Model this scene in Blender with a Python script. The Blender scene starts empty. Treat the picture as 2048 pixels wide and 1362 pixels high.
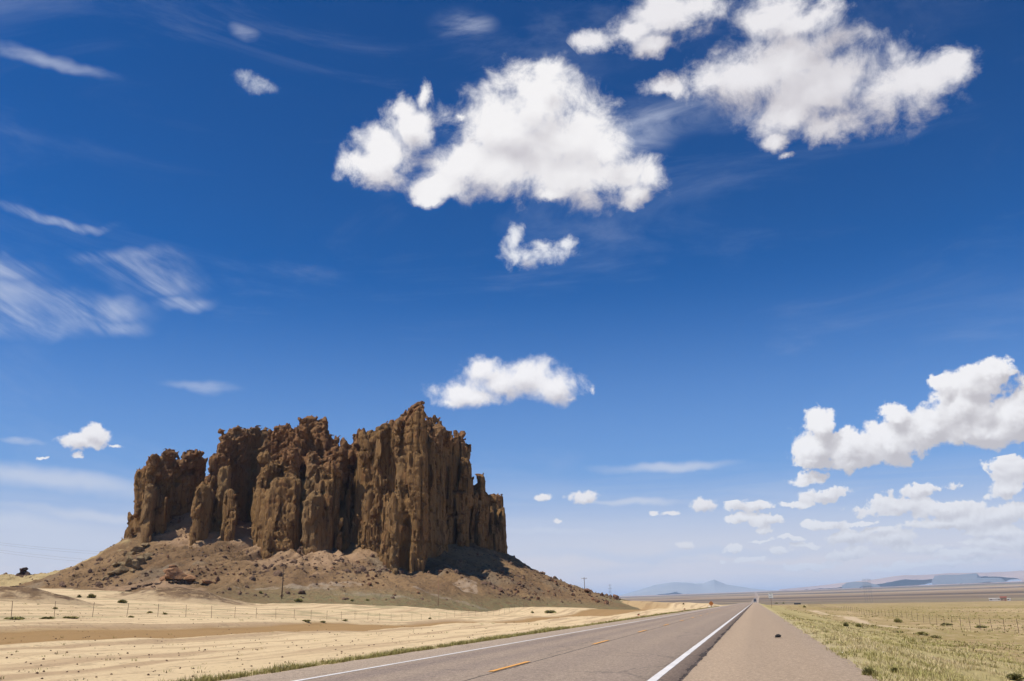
import bpy, math, random, time
import numpy as np
from mathutils import Matrix, Vector
T0 = time.time()
R_ = math.radians
random.seed(7)
rng = np.random.default_rng(11)
scene = bpy.context.scene
COL = scene.collection

# ------------------------------------------------------------------ camera
FPX = 1800.0                      # focal length in photo pixels (2048 wide)
EYE = 1.46
cam_data = bpy.data.cameras.new('camera')
cam_data.sensor_width = 36.0
cam_data.lens = FPX / 2048 * 36
cam_data.clip_start = 0.1
cam_data.clip_end = 120000
cam = bpy.data.objects.new('camera', cam_data)
COL.objects.link(cam)
scene.camera = cam
ROLL = R_(1.0)
VPX, VPY = 1510.0, 1202.0         # vanishing point of the straight highway


def cam_rot(yaw, pitch, roll):
    return Matrix.Rotation(yaw, 3, 'Z') @ Matrix.Rotation(math.pi / 2 + pitch, 3, 'X') @ Matrix.Rotation(roll, 3, 'Z')


def solve_camera():
    yaw, pitch = R_(14), R_(16)
    for _ in range(60):
        def f(a, b):
            d = cam_rot(a, b, -ROLL).transposed() @ Vector((0, 1, 0))
            return 1024 + FPX * d.x / -d.z - VPX, 681 - FPX * d.y / -d.z - VPY
        e = f(yaw, pitch); h = 1e-5
        ea = f(yaw + h, pitch); eb = f(yaw, pitch + h)
        a, b = (ea[0] - e[0]) / h, (eb[0] - e[0]) / h
        c, d = (ea[1] - e[1]) / h, (eb[1] - e[1]) / h
        det = a * d - b * c
        yaw -= (d * e[0] - b * e[1]) / det
        pitch -= (-c * e[0] + a * e[1]) / det
    return yaw, pitch


YAW, PITCH = solve_camera()
ROT = cam_rot(YAW, PITCH, -ROLL)
cam.matrix_world = Matrix.Translation((0, 0, EYE)) @ ROT.to_4x4()


def ray(px, py):
    d = ROT @ Vector(((px - 1024) / FPX, (681 - py) / FPX, -1.0))
    return d


def at_range(px, py, rng_m):
    """world point seen at photo position (px,py) at horizontal distance rng_m"""
    d = ray(px, py)
    k = rng_m / math.hypot(d.x, d.y)
    return Vector((d.x * k, d.y * k, EYE + d.z * k))


def azel(px, py):
    d = ray(px, py).normalized()
    return math.atan2(d.x, d.y), math.asin(d.z)


# ------------------------------------------------------------------ light
SUN_AZ = R_(-126.0)               # azimuth from +Y clockwise: over the left shoulder
SUN_EL = R_(60.0)
sun_data = bpy.data.lights.new('sun', 'SUN')
sun_data.energy = 5.0
sun_data.angle = R_(0.5)
sun_data.color = (1.0, 0.935, 0.83)
sun = bpy.data.objects.new('sun', sun_data)
COL.objects.link(sun)
sdir = Vector((math.sin(SUN_AZ) * math.cos(SUN_EL), math.cos(SUN_AZ) * math.cos(SUN_EL), math.sin(SUN_EL)))
sun.rotation_euler = sdir.to_track_quat('Z', 'Y').to_euler()
scene.view_settings.view_transform = 'Standard'
scene.view_settings.look = 'None'
scene.view_settings.exposure = 0.0
scene.view_settings.gamma = 1.0
scene.view_settings.use_curve_mapping = False
scene.cycles.volume_bounces = 2
scene.cycles.max_bounces = 5
scene.cycles.diffuse_bounces = 1
scene.cycles.use_denoising = True


# ------------------------------------------------------------------ node helper
class NG:
    def __init__(self, tree):
        self.t = tree

    def new(self, typ, **kw):
        n = self.t.nodes.new(typ)
        for k, v in kw.items():
            setattr(n, k, v)
        return n

    def put(self, sock, v):
        if v is None:
            return
        if hasattr(v, 'is_linked') or isinstance(v, bpy.types.NodeSocket):
            self.t.links.new(v, sock)
        else:
            if isinstance(v, (tuple, list)) and sock.type == 'RGBA' and len(v) == 3:
                v = (*v, 1)
            sock.default_value = v

    def m(self, op, a, b=None, c=None, clamp=False):
        n = self.new('ShaderNodeMath', operation=op, use_clamp=clamp)
        for i, v in enumerate((a, b, c)):
            self.put(n.inputs[i], v) if v is not None else None
        return n.outputs[0]

    def vm(self, op, a, b=None, c=None, scale=None):
        n = self.new('ShaderNodeVectorMath', operation=op)
        for i, v in enumerate((a, b, c)):
            self.put(n.inputs[i], v) if v is not None else None
        if scale is not None:
            self.put(n.inputs['Scale'], scale)
        return n.outputs['Value'] if op in ('LENGTH', 'DOT_PRODUCT', 'DISTANCE') else n.outputs[0]

    def noise(self, vec, scale, detail=4, rough=0.5, dist=0.0, dim='3D', color=False, lac=2.0):
        n = self.new('ShaderNodeTexNoise', noise_dimensions=dim)
        self.put(n.inputs['Vector'], vec)
        n.inputs['Scale'].default_value = scale
        n.inputs['Detail'].default_value = detail
        n.inputs['Roughness'].default_value = rough
        n.inputs['Lacunarity'].default_value = lac
        n.inputs['Distortion'].default_value = dist
        return n.outputs['Color'] if color else n.outputs['Fac']

    def voro(self, vec, scale, feature='F1', detail=0.0, rand=1.0, out='Distance', rough=0.5):
        n = self.new('ShaderNodeTexVoronoi', feature=feature)
        self.put(n.inputs['Vector'], vec)
        n.inputs['Scale'].default_value = scale
        if 'Detail' in n.inputs:
            n.inputs['Detail'].default_value = detail
            n.inputs['Roughness'].default_value = rough
        n.inputs['Randomness'].default_value = rand
        return n.outputs[out]

    def ramp(self, fac, lo, hi, to0=0.0, to1=1.0, mode='SMOOTHSTEP'):
        n = self.new('ShaderNodeMapRange', interpolation_type=mode)
        self.put(n.inputs['Value'], fac)
        self.put(n.inputs['From Min'], lo); self.put(n.inputs['From Max'], hi)
        self.put(n.inputs['To Min'], to0); self.put(n.inputs['To Max'], to1)
        return n.outputs[0]

    def mix(self, fac, a, b, blend='MIX'):
        n = self.new('ShaderNodeMix', data_type='RGBA', blend_type=blend)
        self.put(n.inputs[0], fac)
        self.put(n.inputs[6], a); self.put(n.inputs[7], b)
        return n.outputs[2]

    def sep(self, v):
        n = self.new('ShaderNodeSeparateXYZ'); self.put(n.inputs[0], v)
        return n.outputs

    def comb(self, x, y, z):
        n = self.new('ShaderNodeCombineXYZ')
        for i, v in enumerate((x, y, z)):
            self.put(n.inputs[i], v)
        return n.outputs[0]


# ------------------------------------------------------------------ sky and clouds
CLOUD_HIGH = [
 (1075,200,88,78),(1010,262,118,85),(1120,270,125,88),(1000,340,150,62),(1150,340,150,66),(1255,345,78,50),(930,330,70,56),
 (885,375,55,32),(1268,392,34,32),(1305,345,42,42),(1085,142,38,26),(1095,392,45,20),(1215,290,60,45),
 (770,310,72,50),(820,255,50,46),(735,330,60,34),(846,185,20,32),(870,398,44,18),(805,222,34,34),(915,232,18,14),
 (1580,110,125,66),(1500,150,105,46),(1650,170,150,76),(1760,185,125,64),(1600,50,86,42),(1545,32,80,38),(1640,22,52,36),
 (1835,160,95,38),(1905,135,44,36),(1580,235,72,40),(1660,252,76,30),(1340,172,55,20),(1420,158,70,36),(1555,280,34,18),
 (1335,28,85,52),(1262,62,60,30),(1190,82,40,26),(1400,18,60,38),(1308,92,44,22),(1572,312,22,12),
 (1028,470,22,36),(1048,507,42,28),(1092,499,46,24),(1126,487,24,13),
 (1000,765,84,36),(966,735,34,24),(1050,757,70,34),(1105,775,60,30),(920,785,50,24),(950,796,66,18),(900,806,38,13),(1140,797,22,9),(1187,780,12,15),
 (530,170,38,18),(490,152,26,18),
]
CLOUD_LOW = [
 (1640,852,40,38),(1625,895,50,42),(1700,895,80,42),(1780,885,80,44),(1850,855,90,56),(1920,815,80,58),(1945,765,62,48),(1990,742,44,33),
 (2035,835,95,56),(1960,862,120,42),(1792,832,34,32),(1885,765,32,24),(1625,925,50,16),(1705,925,60,14),(2065,785,60,50),
 (1615,957,52,15),(1538,963,18,9),(1650,988,48,15),(1595,1006,44,6),
 (2030,940,60,28),(2012,985,44,18),(1850,976,72,12),(1790,1010,80,20),(1880,1017,90,15),(2000,1030,90,16),(1900,1046,110,13),
 (1405,1010,27,13),(1470,1007,22,10),(1510,1013,40,8),(1480,1035,30,10),(1530,1041,40,12),(1525,1060,22,7),
 (1165,994,30,10),(1088,996,19,6),(1115,1042,11,4),(1310,1026,10,4),(1343,1027,18,4),(1365,1089,20,7),(1465,1099,21,8),
 (1650,1046,48,11),(1720,1046,45,5),(1690,1070,55,13),(1785,1077,60,15),
 (1560,1104,20,7),(1700,1106,55,11),(1520,1084,22,4),(1990,1086,80,10),(2040,1075,40,18),(1945,1106,90,9),
 (165,882,48,17),(190,873,34,18),(158,912,16,6),(86,913,14,4),(228,894,16,4),(1620,1128,60,7),(1800,1130,80,7),(1820,1097,60,8),(2000,1062,70,11),(1580,1077,28,5),(1620,1090,40,6),(1900,1125,90,8),(1760,1060,40,7),(1500,1120,30,5),(1430,1125,26,4),
]
CIRRUS = [
 (60,620,110,36),(230,600,50,24),(270,520,60,22),(320,540,60,26),
 (70,575,120,26),(150,600,120,26),(60,630,120,26),(215,497,50,14),(300,505,60,18),(345,560,60,20),(180,640,90,18),(240,640,60,16),
 (10,520,80,20),(100,420,90,10),(385,600,40,12),
]
VEIL = [
 (1330,245,130,34),(1420,228,100,30),(1290,275,60,30),(930,50,46,26),(100,112,110,12),(405,777,60,10),(1330,932,110,10),(1260,1004,80,6),
 (490,66,22,12),(110,966,200,24),(190,1035,160,9),(50,1062,130,18),(110,1095,160,26),(1330,1112,330,12),(60,888,40,6),(1100,1075,120,6),
]


def build_world():
    w = bpy.data.worlds.new('World')
    scene.world = w
    w.use_nodes = True
    w.cycles.sampling_method = 'MANUAL'
    w.cycles.sample_map_resolution = 512
    t = w.node_tree
    t.nodes.clear()
    g = NG(t)
    d = g.new('ShaderNodeTexCoord').outputs['Generated']
    sky = g.new('ShaderNodeTexSky', sky_type='NISHITA', sun_disc=False)
    sky.sun_elevation = SUN_EL
    sky.sun_rotation = SUN_AZ
    sky.altitude = 1700
    sky.air_density = 1.0
    sky.dust_density = 0.6
    sky.ozone_density = 2.0
    x, y, z = g.sep(d)
    az = g.m('ARCTAN2', x, y)
    el = g.m('ARCSINE', z)
    q = g.comb(az, el, 0.0)

    def warped(scale, amp, detail, off=0.0, rough=0.55):
        c = g.noise(g.vm('ADD', d, (off, 0, 0)), scale, detail, rough, color=True)
        c = g.vm('SUBTRACT', c, (0.5, 0.5, 0.5))
        return g.vm('MULTIPLY', c, (amp, amp, 0.0))

    def field(qv, blobs, k, weak=0.0):
        f = None
        for (bx, by, rx, ry) in blobs:
            a0, e0 = azel(bx, by)
            a1, e1 = azel(bx + rx, by)
            a2, e2 = azel(bx, by - ry)
            ra = max(1e-4, math.hypot(a1 - a0, e1 - e0)); re = max(1e-4, math.hypot(a2 - a0, e2 - e0))
            ra /= max(0.3, math.cos(e0)) ** 0
            v = g.vm('MULTIPLY_ADD', qv, (1 / ra, 1 / re, 0), (-a0 / ra, -e0 / re, 0))
            l = g.vm('LENGTH', v)
            small = min(rx, ry * 1.6)
            if small < 34 and weak > 0:
                l = g.m('ADD', l, weak * (1 - small / 34))
            f = l if f is None else g.m('SMOOTH_MIN', f, l, k)
        return f

    # cirrus streaks
    pr = g.vm('MULTIPLY', d, (1.0, 1.0, 1.0))
    ca, sa = math.cos(R_(-27)), math.sin(R_(-27))
    u = g.m('ADD', g.m('MULTIPLY', az, ca), g.m('MULTIPLY', el, sa))
    v = g.m('SUBTRACT', g.m('MULTIPLY', el, ca), g.m('MULTIPLY', az, sa))
    wc = warped(7.0, 0.09, 4, 9.0)
    fc = field(g.vm('ADD', q, wc), CIRRUS, 0.5)
    nc = g.noise(g.comb(g.m('MULTIPLY', u, 7.0), g.m('MULTIPLY', v, 34.0), 0.3), 1.0, 9, 0.6, 0.35)
    ac = g.m('MULTIPLY', g.ramp(fc, 1.8, 0.3), g.ramp(nc, 0.30, 0.76, 0.0, 0.85))
    wd = warped(8.0, 0.05, 4, 15.0)
    fd = field(g.vm('ADD', q, wd), VEIL, 0.4)
    nd = g.noise(g.comb(g.m('MULTIPLY', az, 9.0), g.m('MULTIPLY', el, 34.0), 1.3), 1.0, 7, 0.6, 0.6)
    ad = g.m('MULTIPLY', g.ramp(fd, 1.7, 0.2), g.ramp(nd, g.ramp(el, 0.12, 0.25, 0.08, 0.26), g.ramp(el, 0.12, 0.25, 0.56, 0.74), 0.0, g.ramp(el, 0.10, 0.25, 0.95, 0.60)))
    # faint background veils everywhere and thin layers near the horizon
    ne = g.noise(g.comb(g.m('MULTIPLY', az, 3.0), g.m('MULTIPLY', el, 11.0), 4.3), 1.0, 8, 0.62, 0.8)
    ae = g.ramp(ne, 0.50, 0.85, 0.0, 0.20)
    nf = g.noise(g.comb(g.m('MULTIPLY', az, 6.0), g.m('MULTIPLY', el, 60.0), 7.3), 1.0, 6, 0.58, 0.5)
    af = g.m('MULTIPLY', g.ramp(nf, 0.42, 0.66, 0.0, 0.55), g.ramp(el, 0.17, 0.03))
    thin = g.m('MAXIMUM', g.m('MAXIMUM', ac, ad), g.m('MAXIMUM', ae, af))

    # air colour: a deep polarised blue above, pale towards the horizon
    skyc = g.vm('SCALE', sky.outputs[0], scale=0.10)
    gm = g.new('ShaderNodeGamma'); g.put(gm.inputs[0], skyc); gm.inputs[1].default_value = SKY_GAMMA
    base = g.mix(1.0, gm.outputs[0], SKY_TINT, 'MULTIPLY')
    base = g.mix(g.ramp(el, 0.37, 0.02, 0.0, 0.72), base, SKY_LOW)
    base = g.mix(g.ramp(el, 0.15, 0.0, 0.0, 0.95), base, (0.98, 0.85, 0.80))
    base = g.mix(g.m('MULTIPLY', thin, 0.85), base, (0.62, 0.67, 0.80))

    def background(col):
        bg = g.new('ShaderNodeBackground')
        g.put(bg.inputs[0], col); bg.inputs[1].default_value = 1.0
        return bg.outputs[0]

    shader = background(base)
    for c in CLUSTERS:
        blobs, s, amp, soft, k = c['blobs'], c['scale'], c['amp'], c['soft'], c['k']
        boxes = []
        for bx, by, rx, ry in blobs:
            boxes += [azel(bx + sx * (rx * 2.0 + 12), by + sy * (ry * 2.0 + 12)) for sx in (-1, 1) for sy in (-1, 1)]
        a0, a1 = min(p[0] for p in boxes), max(p[0] for p in boxes)
        e0, e1 = min(p[1] for p in boxes), max(p[1] for p in boxes)
        ca_, ce_ = (a0 + a1) / 2, (e0 + e1) / 2
        inside = g.m('MULTIPLY', g.m('COMPARE', az, ca_, (a1 - a0) / 2), g.m('COMPARE', el, ce_, (e1 - e0) / 2))
        for (x0, y0, x1, y1, side) in c['cut']:
            (pa, pe), (pb, pf) = azel(x0, y0), azel(x1, y1)
            ln = g.m('MULTIPLY_ADD', az, -(pf - pe), g.m('MULTIPLY', el, pb - pa))     # above the line is positive
            inside = g.m('MULTIPLY', inside, g.m('GREATER_THAN' if side > 0 else 'LESS_THAN', ln, -(pf - pe) * pa + pe * (pb - pa)))
        qa = g.vm('ADD', q, warped(s * 0.42, c['warp'], 7, 3.0, 0.68))
        f = field(qa, blobs, k, c['weak'])
        L = c['lift']
        f2 = field(g.vm('ADD', qa, (-L * 0.45, L, 0)), blobs, k, c['weak'])
        n1 = g.noise(d, s, 9, 0.62, 0.25)
        n2 = g.noise(g.vm('ADD', d, (-L * 0.3, 0.0, L * 0.7)), s * 0.55, 3, 0.6, 0.25)
        n3 = g.noise(d, s * 0.55, 3, 0.6, 0.25)
        D = g.m('ADD', g.m('MULTIPLY', g.m('SUBTRACT', c['th'], f), c['gain']), g.m('MULTIPLY', g.m('SUBTRACT', n1, 0.5), amp))
        if c['puff'] > 0:
            v = g.voro(d, s * 0.8, 'SMOOTH_F1', 2.0, 1.0)
            D = g.m('ADD', D, g.m('MULTIPLY', g.m('SUBTRACT', 0.42, v), c['puff']))
        al = g.m('MULTIPLY', g.ramp(D, -0.04, soft), g.ramp(f, 1.9, 1.25))
        lit = g.m('ADD', g.m('MULTIPLY', g.m('SUBTRACT', f2, f), c['lf']), g.m('MULTIPLY', g.m('SUBTRACT', n3, n2), c['ln']))
        lit = g.m('SUBTRACT', lit, g.m('MULTIPLY', g.ramp(f, 1.0, 0.3), 0.10))
        sh = g.ramp(g.m('ADD', c['b'], lit), 0.40, 1.0)
        col = g.mix(sh, c['dark'], c['bright'])
        col = g.mix(g.ramp(el, 0.17, 0.01, 0.0, 0.38), col, (0.68, 0.70, 0.78))
        al = g.m('MULTIPLY', al, g.ramp(el, 0.01, 0.08, 0.72, c['alpha'], 'LINEAR'))
        cs = background(g.mix(al, base, col))
        ms = g.new('ShaderNodeMixShader')
        g.put(ms.inputs[0], inside); t.links.new(shader, ms.inputs[1]); t.links.new(cs, ms.inputs[2])
        shader = ms.outputs[0]
    out = g.new('ShaderNodeOutputWorld')
    t.links.new(shader, out.inputs[0])


H, Lw = CLOUD_HIGH, CLOUD_LOW
H3 = [b for b in H if b[1] < 100 and 1150 < b[0] < 1420]
DK, BR = (0.58, 0.55, 0.585), (0.93, 0.92, 0.93)


def cluster(blobs, **kw):
    c = dict(blobs=blobs, scale=24.0, amp=1.9, soft=0.66, k=0.35, warp=0.050, lift=0.032, gain=0.85, puff=0.0, lf=0.42, ln=0.50,
             b=0.86, dark=DK, bright=BR, alpha=0.97, cut=[], weak=0.9, th=1.20)
    c.update(kw)
    return c


CLUSTERS = [
    cluster([b for b in H if b[1] < 450 and b[0] < 1300 and b[0] > 700 and b not in H3], bright=(0.96, 0.94, 0.94), cut=[(1090, 40, 1400, 330, -1)]),
    cluster([(b[0], b[1], b[2] * 1.08, b[3] * 1.14) for b in H if b[1] < 350 and b[0] >= 1300 and b != (1305,345,42,42) or b in H3], bright=(0.87, 0.85, 0.87), b=0.76, gain=0.75, cut=[(1090, 40, 1400, 330, 1)]),
    cluster([b for b in H if 450 < b[1] < 520], scale=34.0, warp=0.025, weak=0.15, gain=0.6, cut=[(900, 424, 1300, 446, -1)], bright=(0.85, 0.86, 0.90)),
    cluster([(b[0], b[1], b[2] * 1.12, b[3] * 1.2) for b in H if b[1] > 700], scale=40.0, warp=0.028, puff=0.25, lift=0.014, amp=1.4, bright=(0.97, 0.95, 0.96)),
    cluster([b for b in H if b[0] < 600], scale=36.0, warp=0.035, weak=0.3, gain=0.45, soft=0.7, bright=(0.62, 0.66, 0.75), alpha=0.8),
    cluster([b for b in Lw if b[0] > 1590 and b[1] < 960 and not (b[0] > 1990 and b[1] > 930)], scale=44.0, warp=0.040, puff=0.5, amp=1.5, soft=0.26,
            gain=0.95, k=0.22, weak=0.5, lift=0.014, lf=0.55, ln=1.0, b=0.74, dark=(0.58, 0.545, 0.555), bright=(0.97, 0.95, 0.95), cut=[(1500, 995, 2048, 903, 1)]),
    cluster([(b[0], b[1], b[2] * 1.10, b[3] * 1.22) for b in Lw if b[0] > 1420 and (b[1] >= 960 or b[0] > 1990 and b[1] > 930)], scale=64.0, warp=0.024, puff=0.4, amp=1.6, soft=0.18, gain=0.8,
            k=0.2, weak=0.0, lift=0.006, lf=0.35, ln=0.8, b=0.80, dark=(0.60, 0.57, 0.59), bright=(0.96, 0.94, 0.94), th=1.10,
            cut=[(1500, 995, 2048, 903, -1), (1440, 1150, 1440, 950, -1)]),
    cluster([(b[0], b[1], b[2] * 1.15, b[3] * 1.3) for b in Lw if 1000 < b[0] < 1420], weak=0.0, cut=[(1440, 1150, 1440, 950, 1)], scale=80.0, warp=0.014, puff=0.4, amp=1.2, soft=0.35, gain=0.75,
            k=0.2, lift=0.005, lf=0.35, ln=0.8, b=0.82, bright=(0.93, 0.90, 0.90)),
    cluster([(b[0], b[1], b[2] * 1.1, b[3] * 1.2) for b in Lw if b[0] < 400], weak=0.2, scale=60.0, warp=0.024, puff=0.35, amp=1.2, soft=0.3, gain=0.75,
            k=0.2, lift=0.008, lf=0.35, ln=0.8, b=0.80, bright=(0.93, 0.91, 0.92)),
]
SKY_GAMMA = 1.5
SKY_TINT = (0.0, 1.04, 1.66)
SKY_LOW = (0.30, 0.42, 0.67)
build_world()

# ------------------------------------------------------------------ numpy noise
_P = np.random.default_rng(5).random((64, 64, 64)).astype(np.float32) * 2 - 1


def vnoise(x, y, z, seed=0):
    """smooth value noise, arrays of any shape"""
    x = x + seed * 17.13; y = y + seed * 9.71; z = z + seed * 5.37
    xi = np.floor(x).astype(np.int32); yi = np.floor(y).astype(np.int32); zi = np.floor(z).astype(np.int32)
    fx = (x - xi).astype(np.float32); fy = (y - yi).astype(np.float32); fz = (z - zi).astype(np.float32)
    fx = fx * fx * (3 - 2 * fx); fy = fy * fy * (3 - 2 * fy); fz = fz * fz * (3 - 2 * fz)
    x0, x1 = xi & 63, (xi + 1) & 63; y0, y1 = yi & 63, (yi + 1) & 63; z0, z1 = zi & 63, (zi + 1) & 63
    def L(a, b, t): return a + (b - a) * t
    return L(L(L(_P[x0, y0, z0], _P[x1, y0, z0], fx), L(_P[x0, y1, z0], _P[x1, y1, z0], fx), fy),
             L(L(_P[x0, y0, z1], _P[x1, y0, z1], fx), L(_P[x0, y1, z1], _P[x1, y1, z1], fx), fy), fz)


def fbm2(x, y, scale, octs=4, gain=0.5, seed=0, ridged=False):
    out = 0; a = 1.0; f = 1.0 / scale
    for o in range(octs):
        n = vnoise(x * f, y * f, np.zeros_like(x) + 0.37 + o, seed + o)
        out = out + a * ((1 - 2 * np.abs(n)) if ridged else n)
        a *= gain; f *= 2.03
    return out


def sstep(a, b, x):
    t = np.clip((x - a) / (b - a), 0, 1)
    return t * t * (3 - 2 * t)


def mesh_from(name, verts, faces, mat=None, smooth=True, attrs=None):
    verts = np.asarray(verts, np.float32); faces = np.asarray(faces, np.int32)
    me = bpy.data.meshes.new(name)
    k = faces.shape[1]
    me.vertices.add(len(verts)); me.vertices.foreach_set('co', verts.ravel())
    me.loops.add(faces.size); me.loops.foreach_set('vertex_index', faces.ravel())
    me.polygons.add(len(faces))
    me.polygons.foreach_set('loop_start', np.arange(0, faces.size, k, dtype=np.int32))
    me.polygons.foreach_set('loop_total', np.full(len(faces), k, np.int32))
    me.update(calc_edges=True)
    me.polygons.foreach_set('use_smooth', np.full(len(faces), smooth))
    for nm, arr in (attrs or {}).items():
        a = me.attributes.new(nm, 'FLOAT', 'POINT')
        a.data.foreach_set('value', np.asarray(arr, np.float32).ravel())
    if mat is not None:
        me.materials.append(mat)
    return me


def obj(name, me, parent=None, label=None, cat=None, group=None, kind=None, loc=None):
    o = bpy.data.objects.new(name, me)
    COL.objects.link(o)
    if parent is not None:
        o.parent = parent
    if loc is not None:
        o.location = loc
    for k, v in (('label', label), ('category', cat), ('group', group), ('kind', kind)):
        if v:
            o[k] = v
    return o


def grid_faces(nr, nc):
    i = np.arange(nr - 1)[:, None] * nc + np.arange(nc - 1)[None]
    return np.stack([i, i + 1, i + nc + 1, i + nc], -1).reshape(-1, 4)


# ------------------------------------------------------------------ terrain function
class TPS:
    def __init__(self, pts, lam=0.5):
        P = np.array(pts, float); self.xy = P[:, :2] / 100.0; n = len(P)
        K = self.k(self.xy[:, None] - self.xy[None]) + lam * 1e-3 * np.eye(n)
        Q = np.c_[np.ones(n), self.xy]
        A = np.zeros((n + 3, n + 3)); A[:n, :n] = K; A[:n, n:] = Q; A[n:, :n] = Q.T
        self.w = np.linalg.solve(A, np.r_[P[:, 2], 0, 0, 0])

    @staticmethod
    def k(d):
        r2 = (d ** 2).sum(-1) + 1e-12
        return r2 * np.log(r2) * 0.5

    def __call__(self, x, y):
        s = np.shape(x); p = np.c_[np.ravel(x), np.ravel(y)] / 100.0
        out = np.empty(len(p))
        for i in range(0, len(p), 40000):
            q = p[i:i + 40000]
            out[i:i + 40000] = self.k(q[:, None] - self.xy[None]) @ self.w[:-3] + np.c_[np.ones(len(q)), q] @ self.w[-3:]
        return out.reshape(s)


def img(px, py, rng_m):
    v = at_range(px, py, rng_m); return (v.x, v.y, v.z)


g_pts = []
for Y in (-60, 0, 40, 80, 140, 220, 340, 500, 700):
    g_pts += [(-13, Y, -0.12), (-3.7, Y, -0.06), (3, Y, -0.1), (8, Y, -1.0), (14, Y, -1.95), (24, Y, -2.1), (60, Y, -2.2), (150, Y, -2.4), (330, Y, -2.6)]
g_pts += [(-30, 20, .15), (-30, 45, .05), (-30, 70, -.3), (-30, 110, -.9), (-30, 170, -1.1), (-30, 300, -.7), (-30, 500, -.3),
          (-45, 25, .6), (-45, 60, .45), (-45, 95, -.1), (-45, 140, -.8), (-45, 190, -1.1), (-45, 320, -.6),
          (-63, 30, 1.4), (-63, 79, 1.0), (-63, 125, -.05), (-63, 178, -1.2), (-63, 230, -.9), (-63, 330, .2), (-63, 500, .5)]
g_pts += [img(*p) for p in ((600, 1203, 235), (700, 1206, 236), (800, 1208, 238), (1012, 1214, 262), (1150, 1216, 290), (480, 1204, 222), (350, 1205, 200),
                            (200, 1180, 262), (60, 1178, 300), (0, 1172, 320), (0, 1200, 170), (120, 1206, 175), (1240, 1205, 330), (1300, 1208, 420))]
g_pts += [(-250, 60, 4), (-250, -60, 2), (-120, -60, 1.5), (-500, 300, 12), (-350, 500, 10), (-150, 600, 4), (-500, -200, 4), (300, -200, -2.5), (0, -200, 0)]
G_TPS = TPS(g_pts)


def far_z(x, y):
    """the wide desert basin: a shallow hollow, then land rising for miles"""
    r = np.hypot(x, y); az = np.degrees(np.arctan2(x, y))
    t = np.clip((az + 8) / 22, 0, 1)
    top = 14 + 13 * t                                  # photo pixels above eye level at the rim
    t2 = np.clip((r - 1500) / 11500, 0, 1)
    z = -3.2 + (top / FPX * 13000 * 0.93) * t2 ** 1.05
    z = z + fbm2(x, y, 1500.0, 4, 0.5, 3) * 6.0 * sstep(1500, 4000, r)
    return z


def ground_z(x, y):
    x = np.asarray(x, float); y = np.asarray(y, float)
    r = np.hypot(x, y)
    near = G_TPS(np.clip(x, -600, 600), np.clip(y, -260, 800))
    z = near + (far_z(x, y) - near) * sstep(420, 1100, r)
    bumps = fbm2(x, y, 22.0, 4, 0.5, 1) * 0.16 + fbm2(x, y, 3.1, 3, 0.5, 7) * 0.045
    z = z + bumps * sstep(0, 5, np.maximum(x - 2.2, -11.6 - x))
    # shoulder of the carriageway stays level with the asphalt
    edge = np.maximum(x - 2.15, -11.45 - x)
    roadz = road_z(y)
    z = roadz - 0.06 + (z - roadz + 0.06) * sstep(0.4, 4.5, edge) if True else z
    # graded dirt track beyond the fence strip, a hollow with low banks
    dt = sstep(-31.5, -29, x) * 0 + (sstep(-47, -45, x) - sstep(-29.6, -27.8, x))
    z = z - 0.28 * dt * sstep(5, 15, y) * (1 - sstep(300, 500, y))
    z = z + 0.20 * np.exp(-((x + 27.4) / 1.1) ** 2) * (1 - sstep(160, 260, y)) + 0.22 * np.exp(-((x + 47.5) / 1.4) ** 2) * (1 - sstep(160, 260, y))
    return z


def road_z(y):
    """road level: flat past the butte, then it climbs with the basin"""
    y = np.asarray(y, float)
    return np.where(y > 900, (far_z(np.zeros_like(y) + road_shift(y), y) + 0.25) * sstep(900, 1500, y), 0.0)


def road_shift(y):
    return np.clip((np.asarray(y, float) - 700) / 2500, 0, 1) ** 1.5 * 14.0


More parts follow.
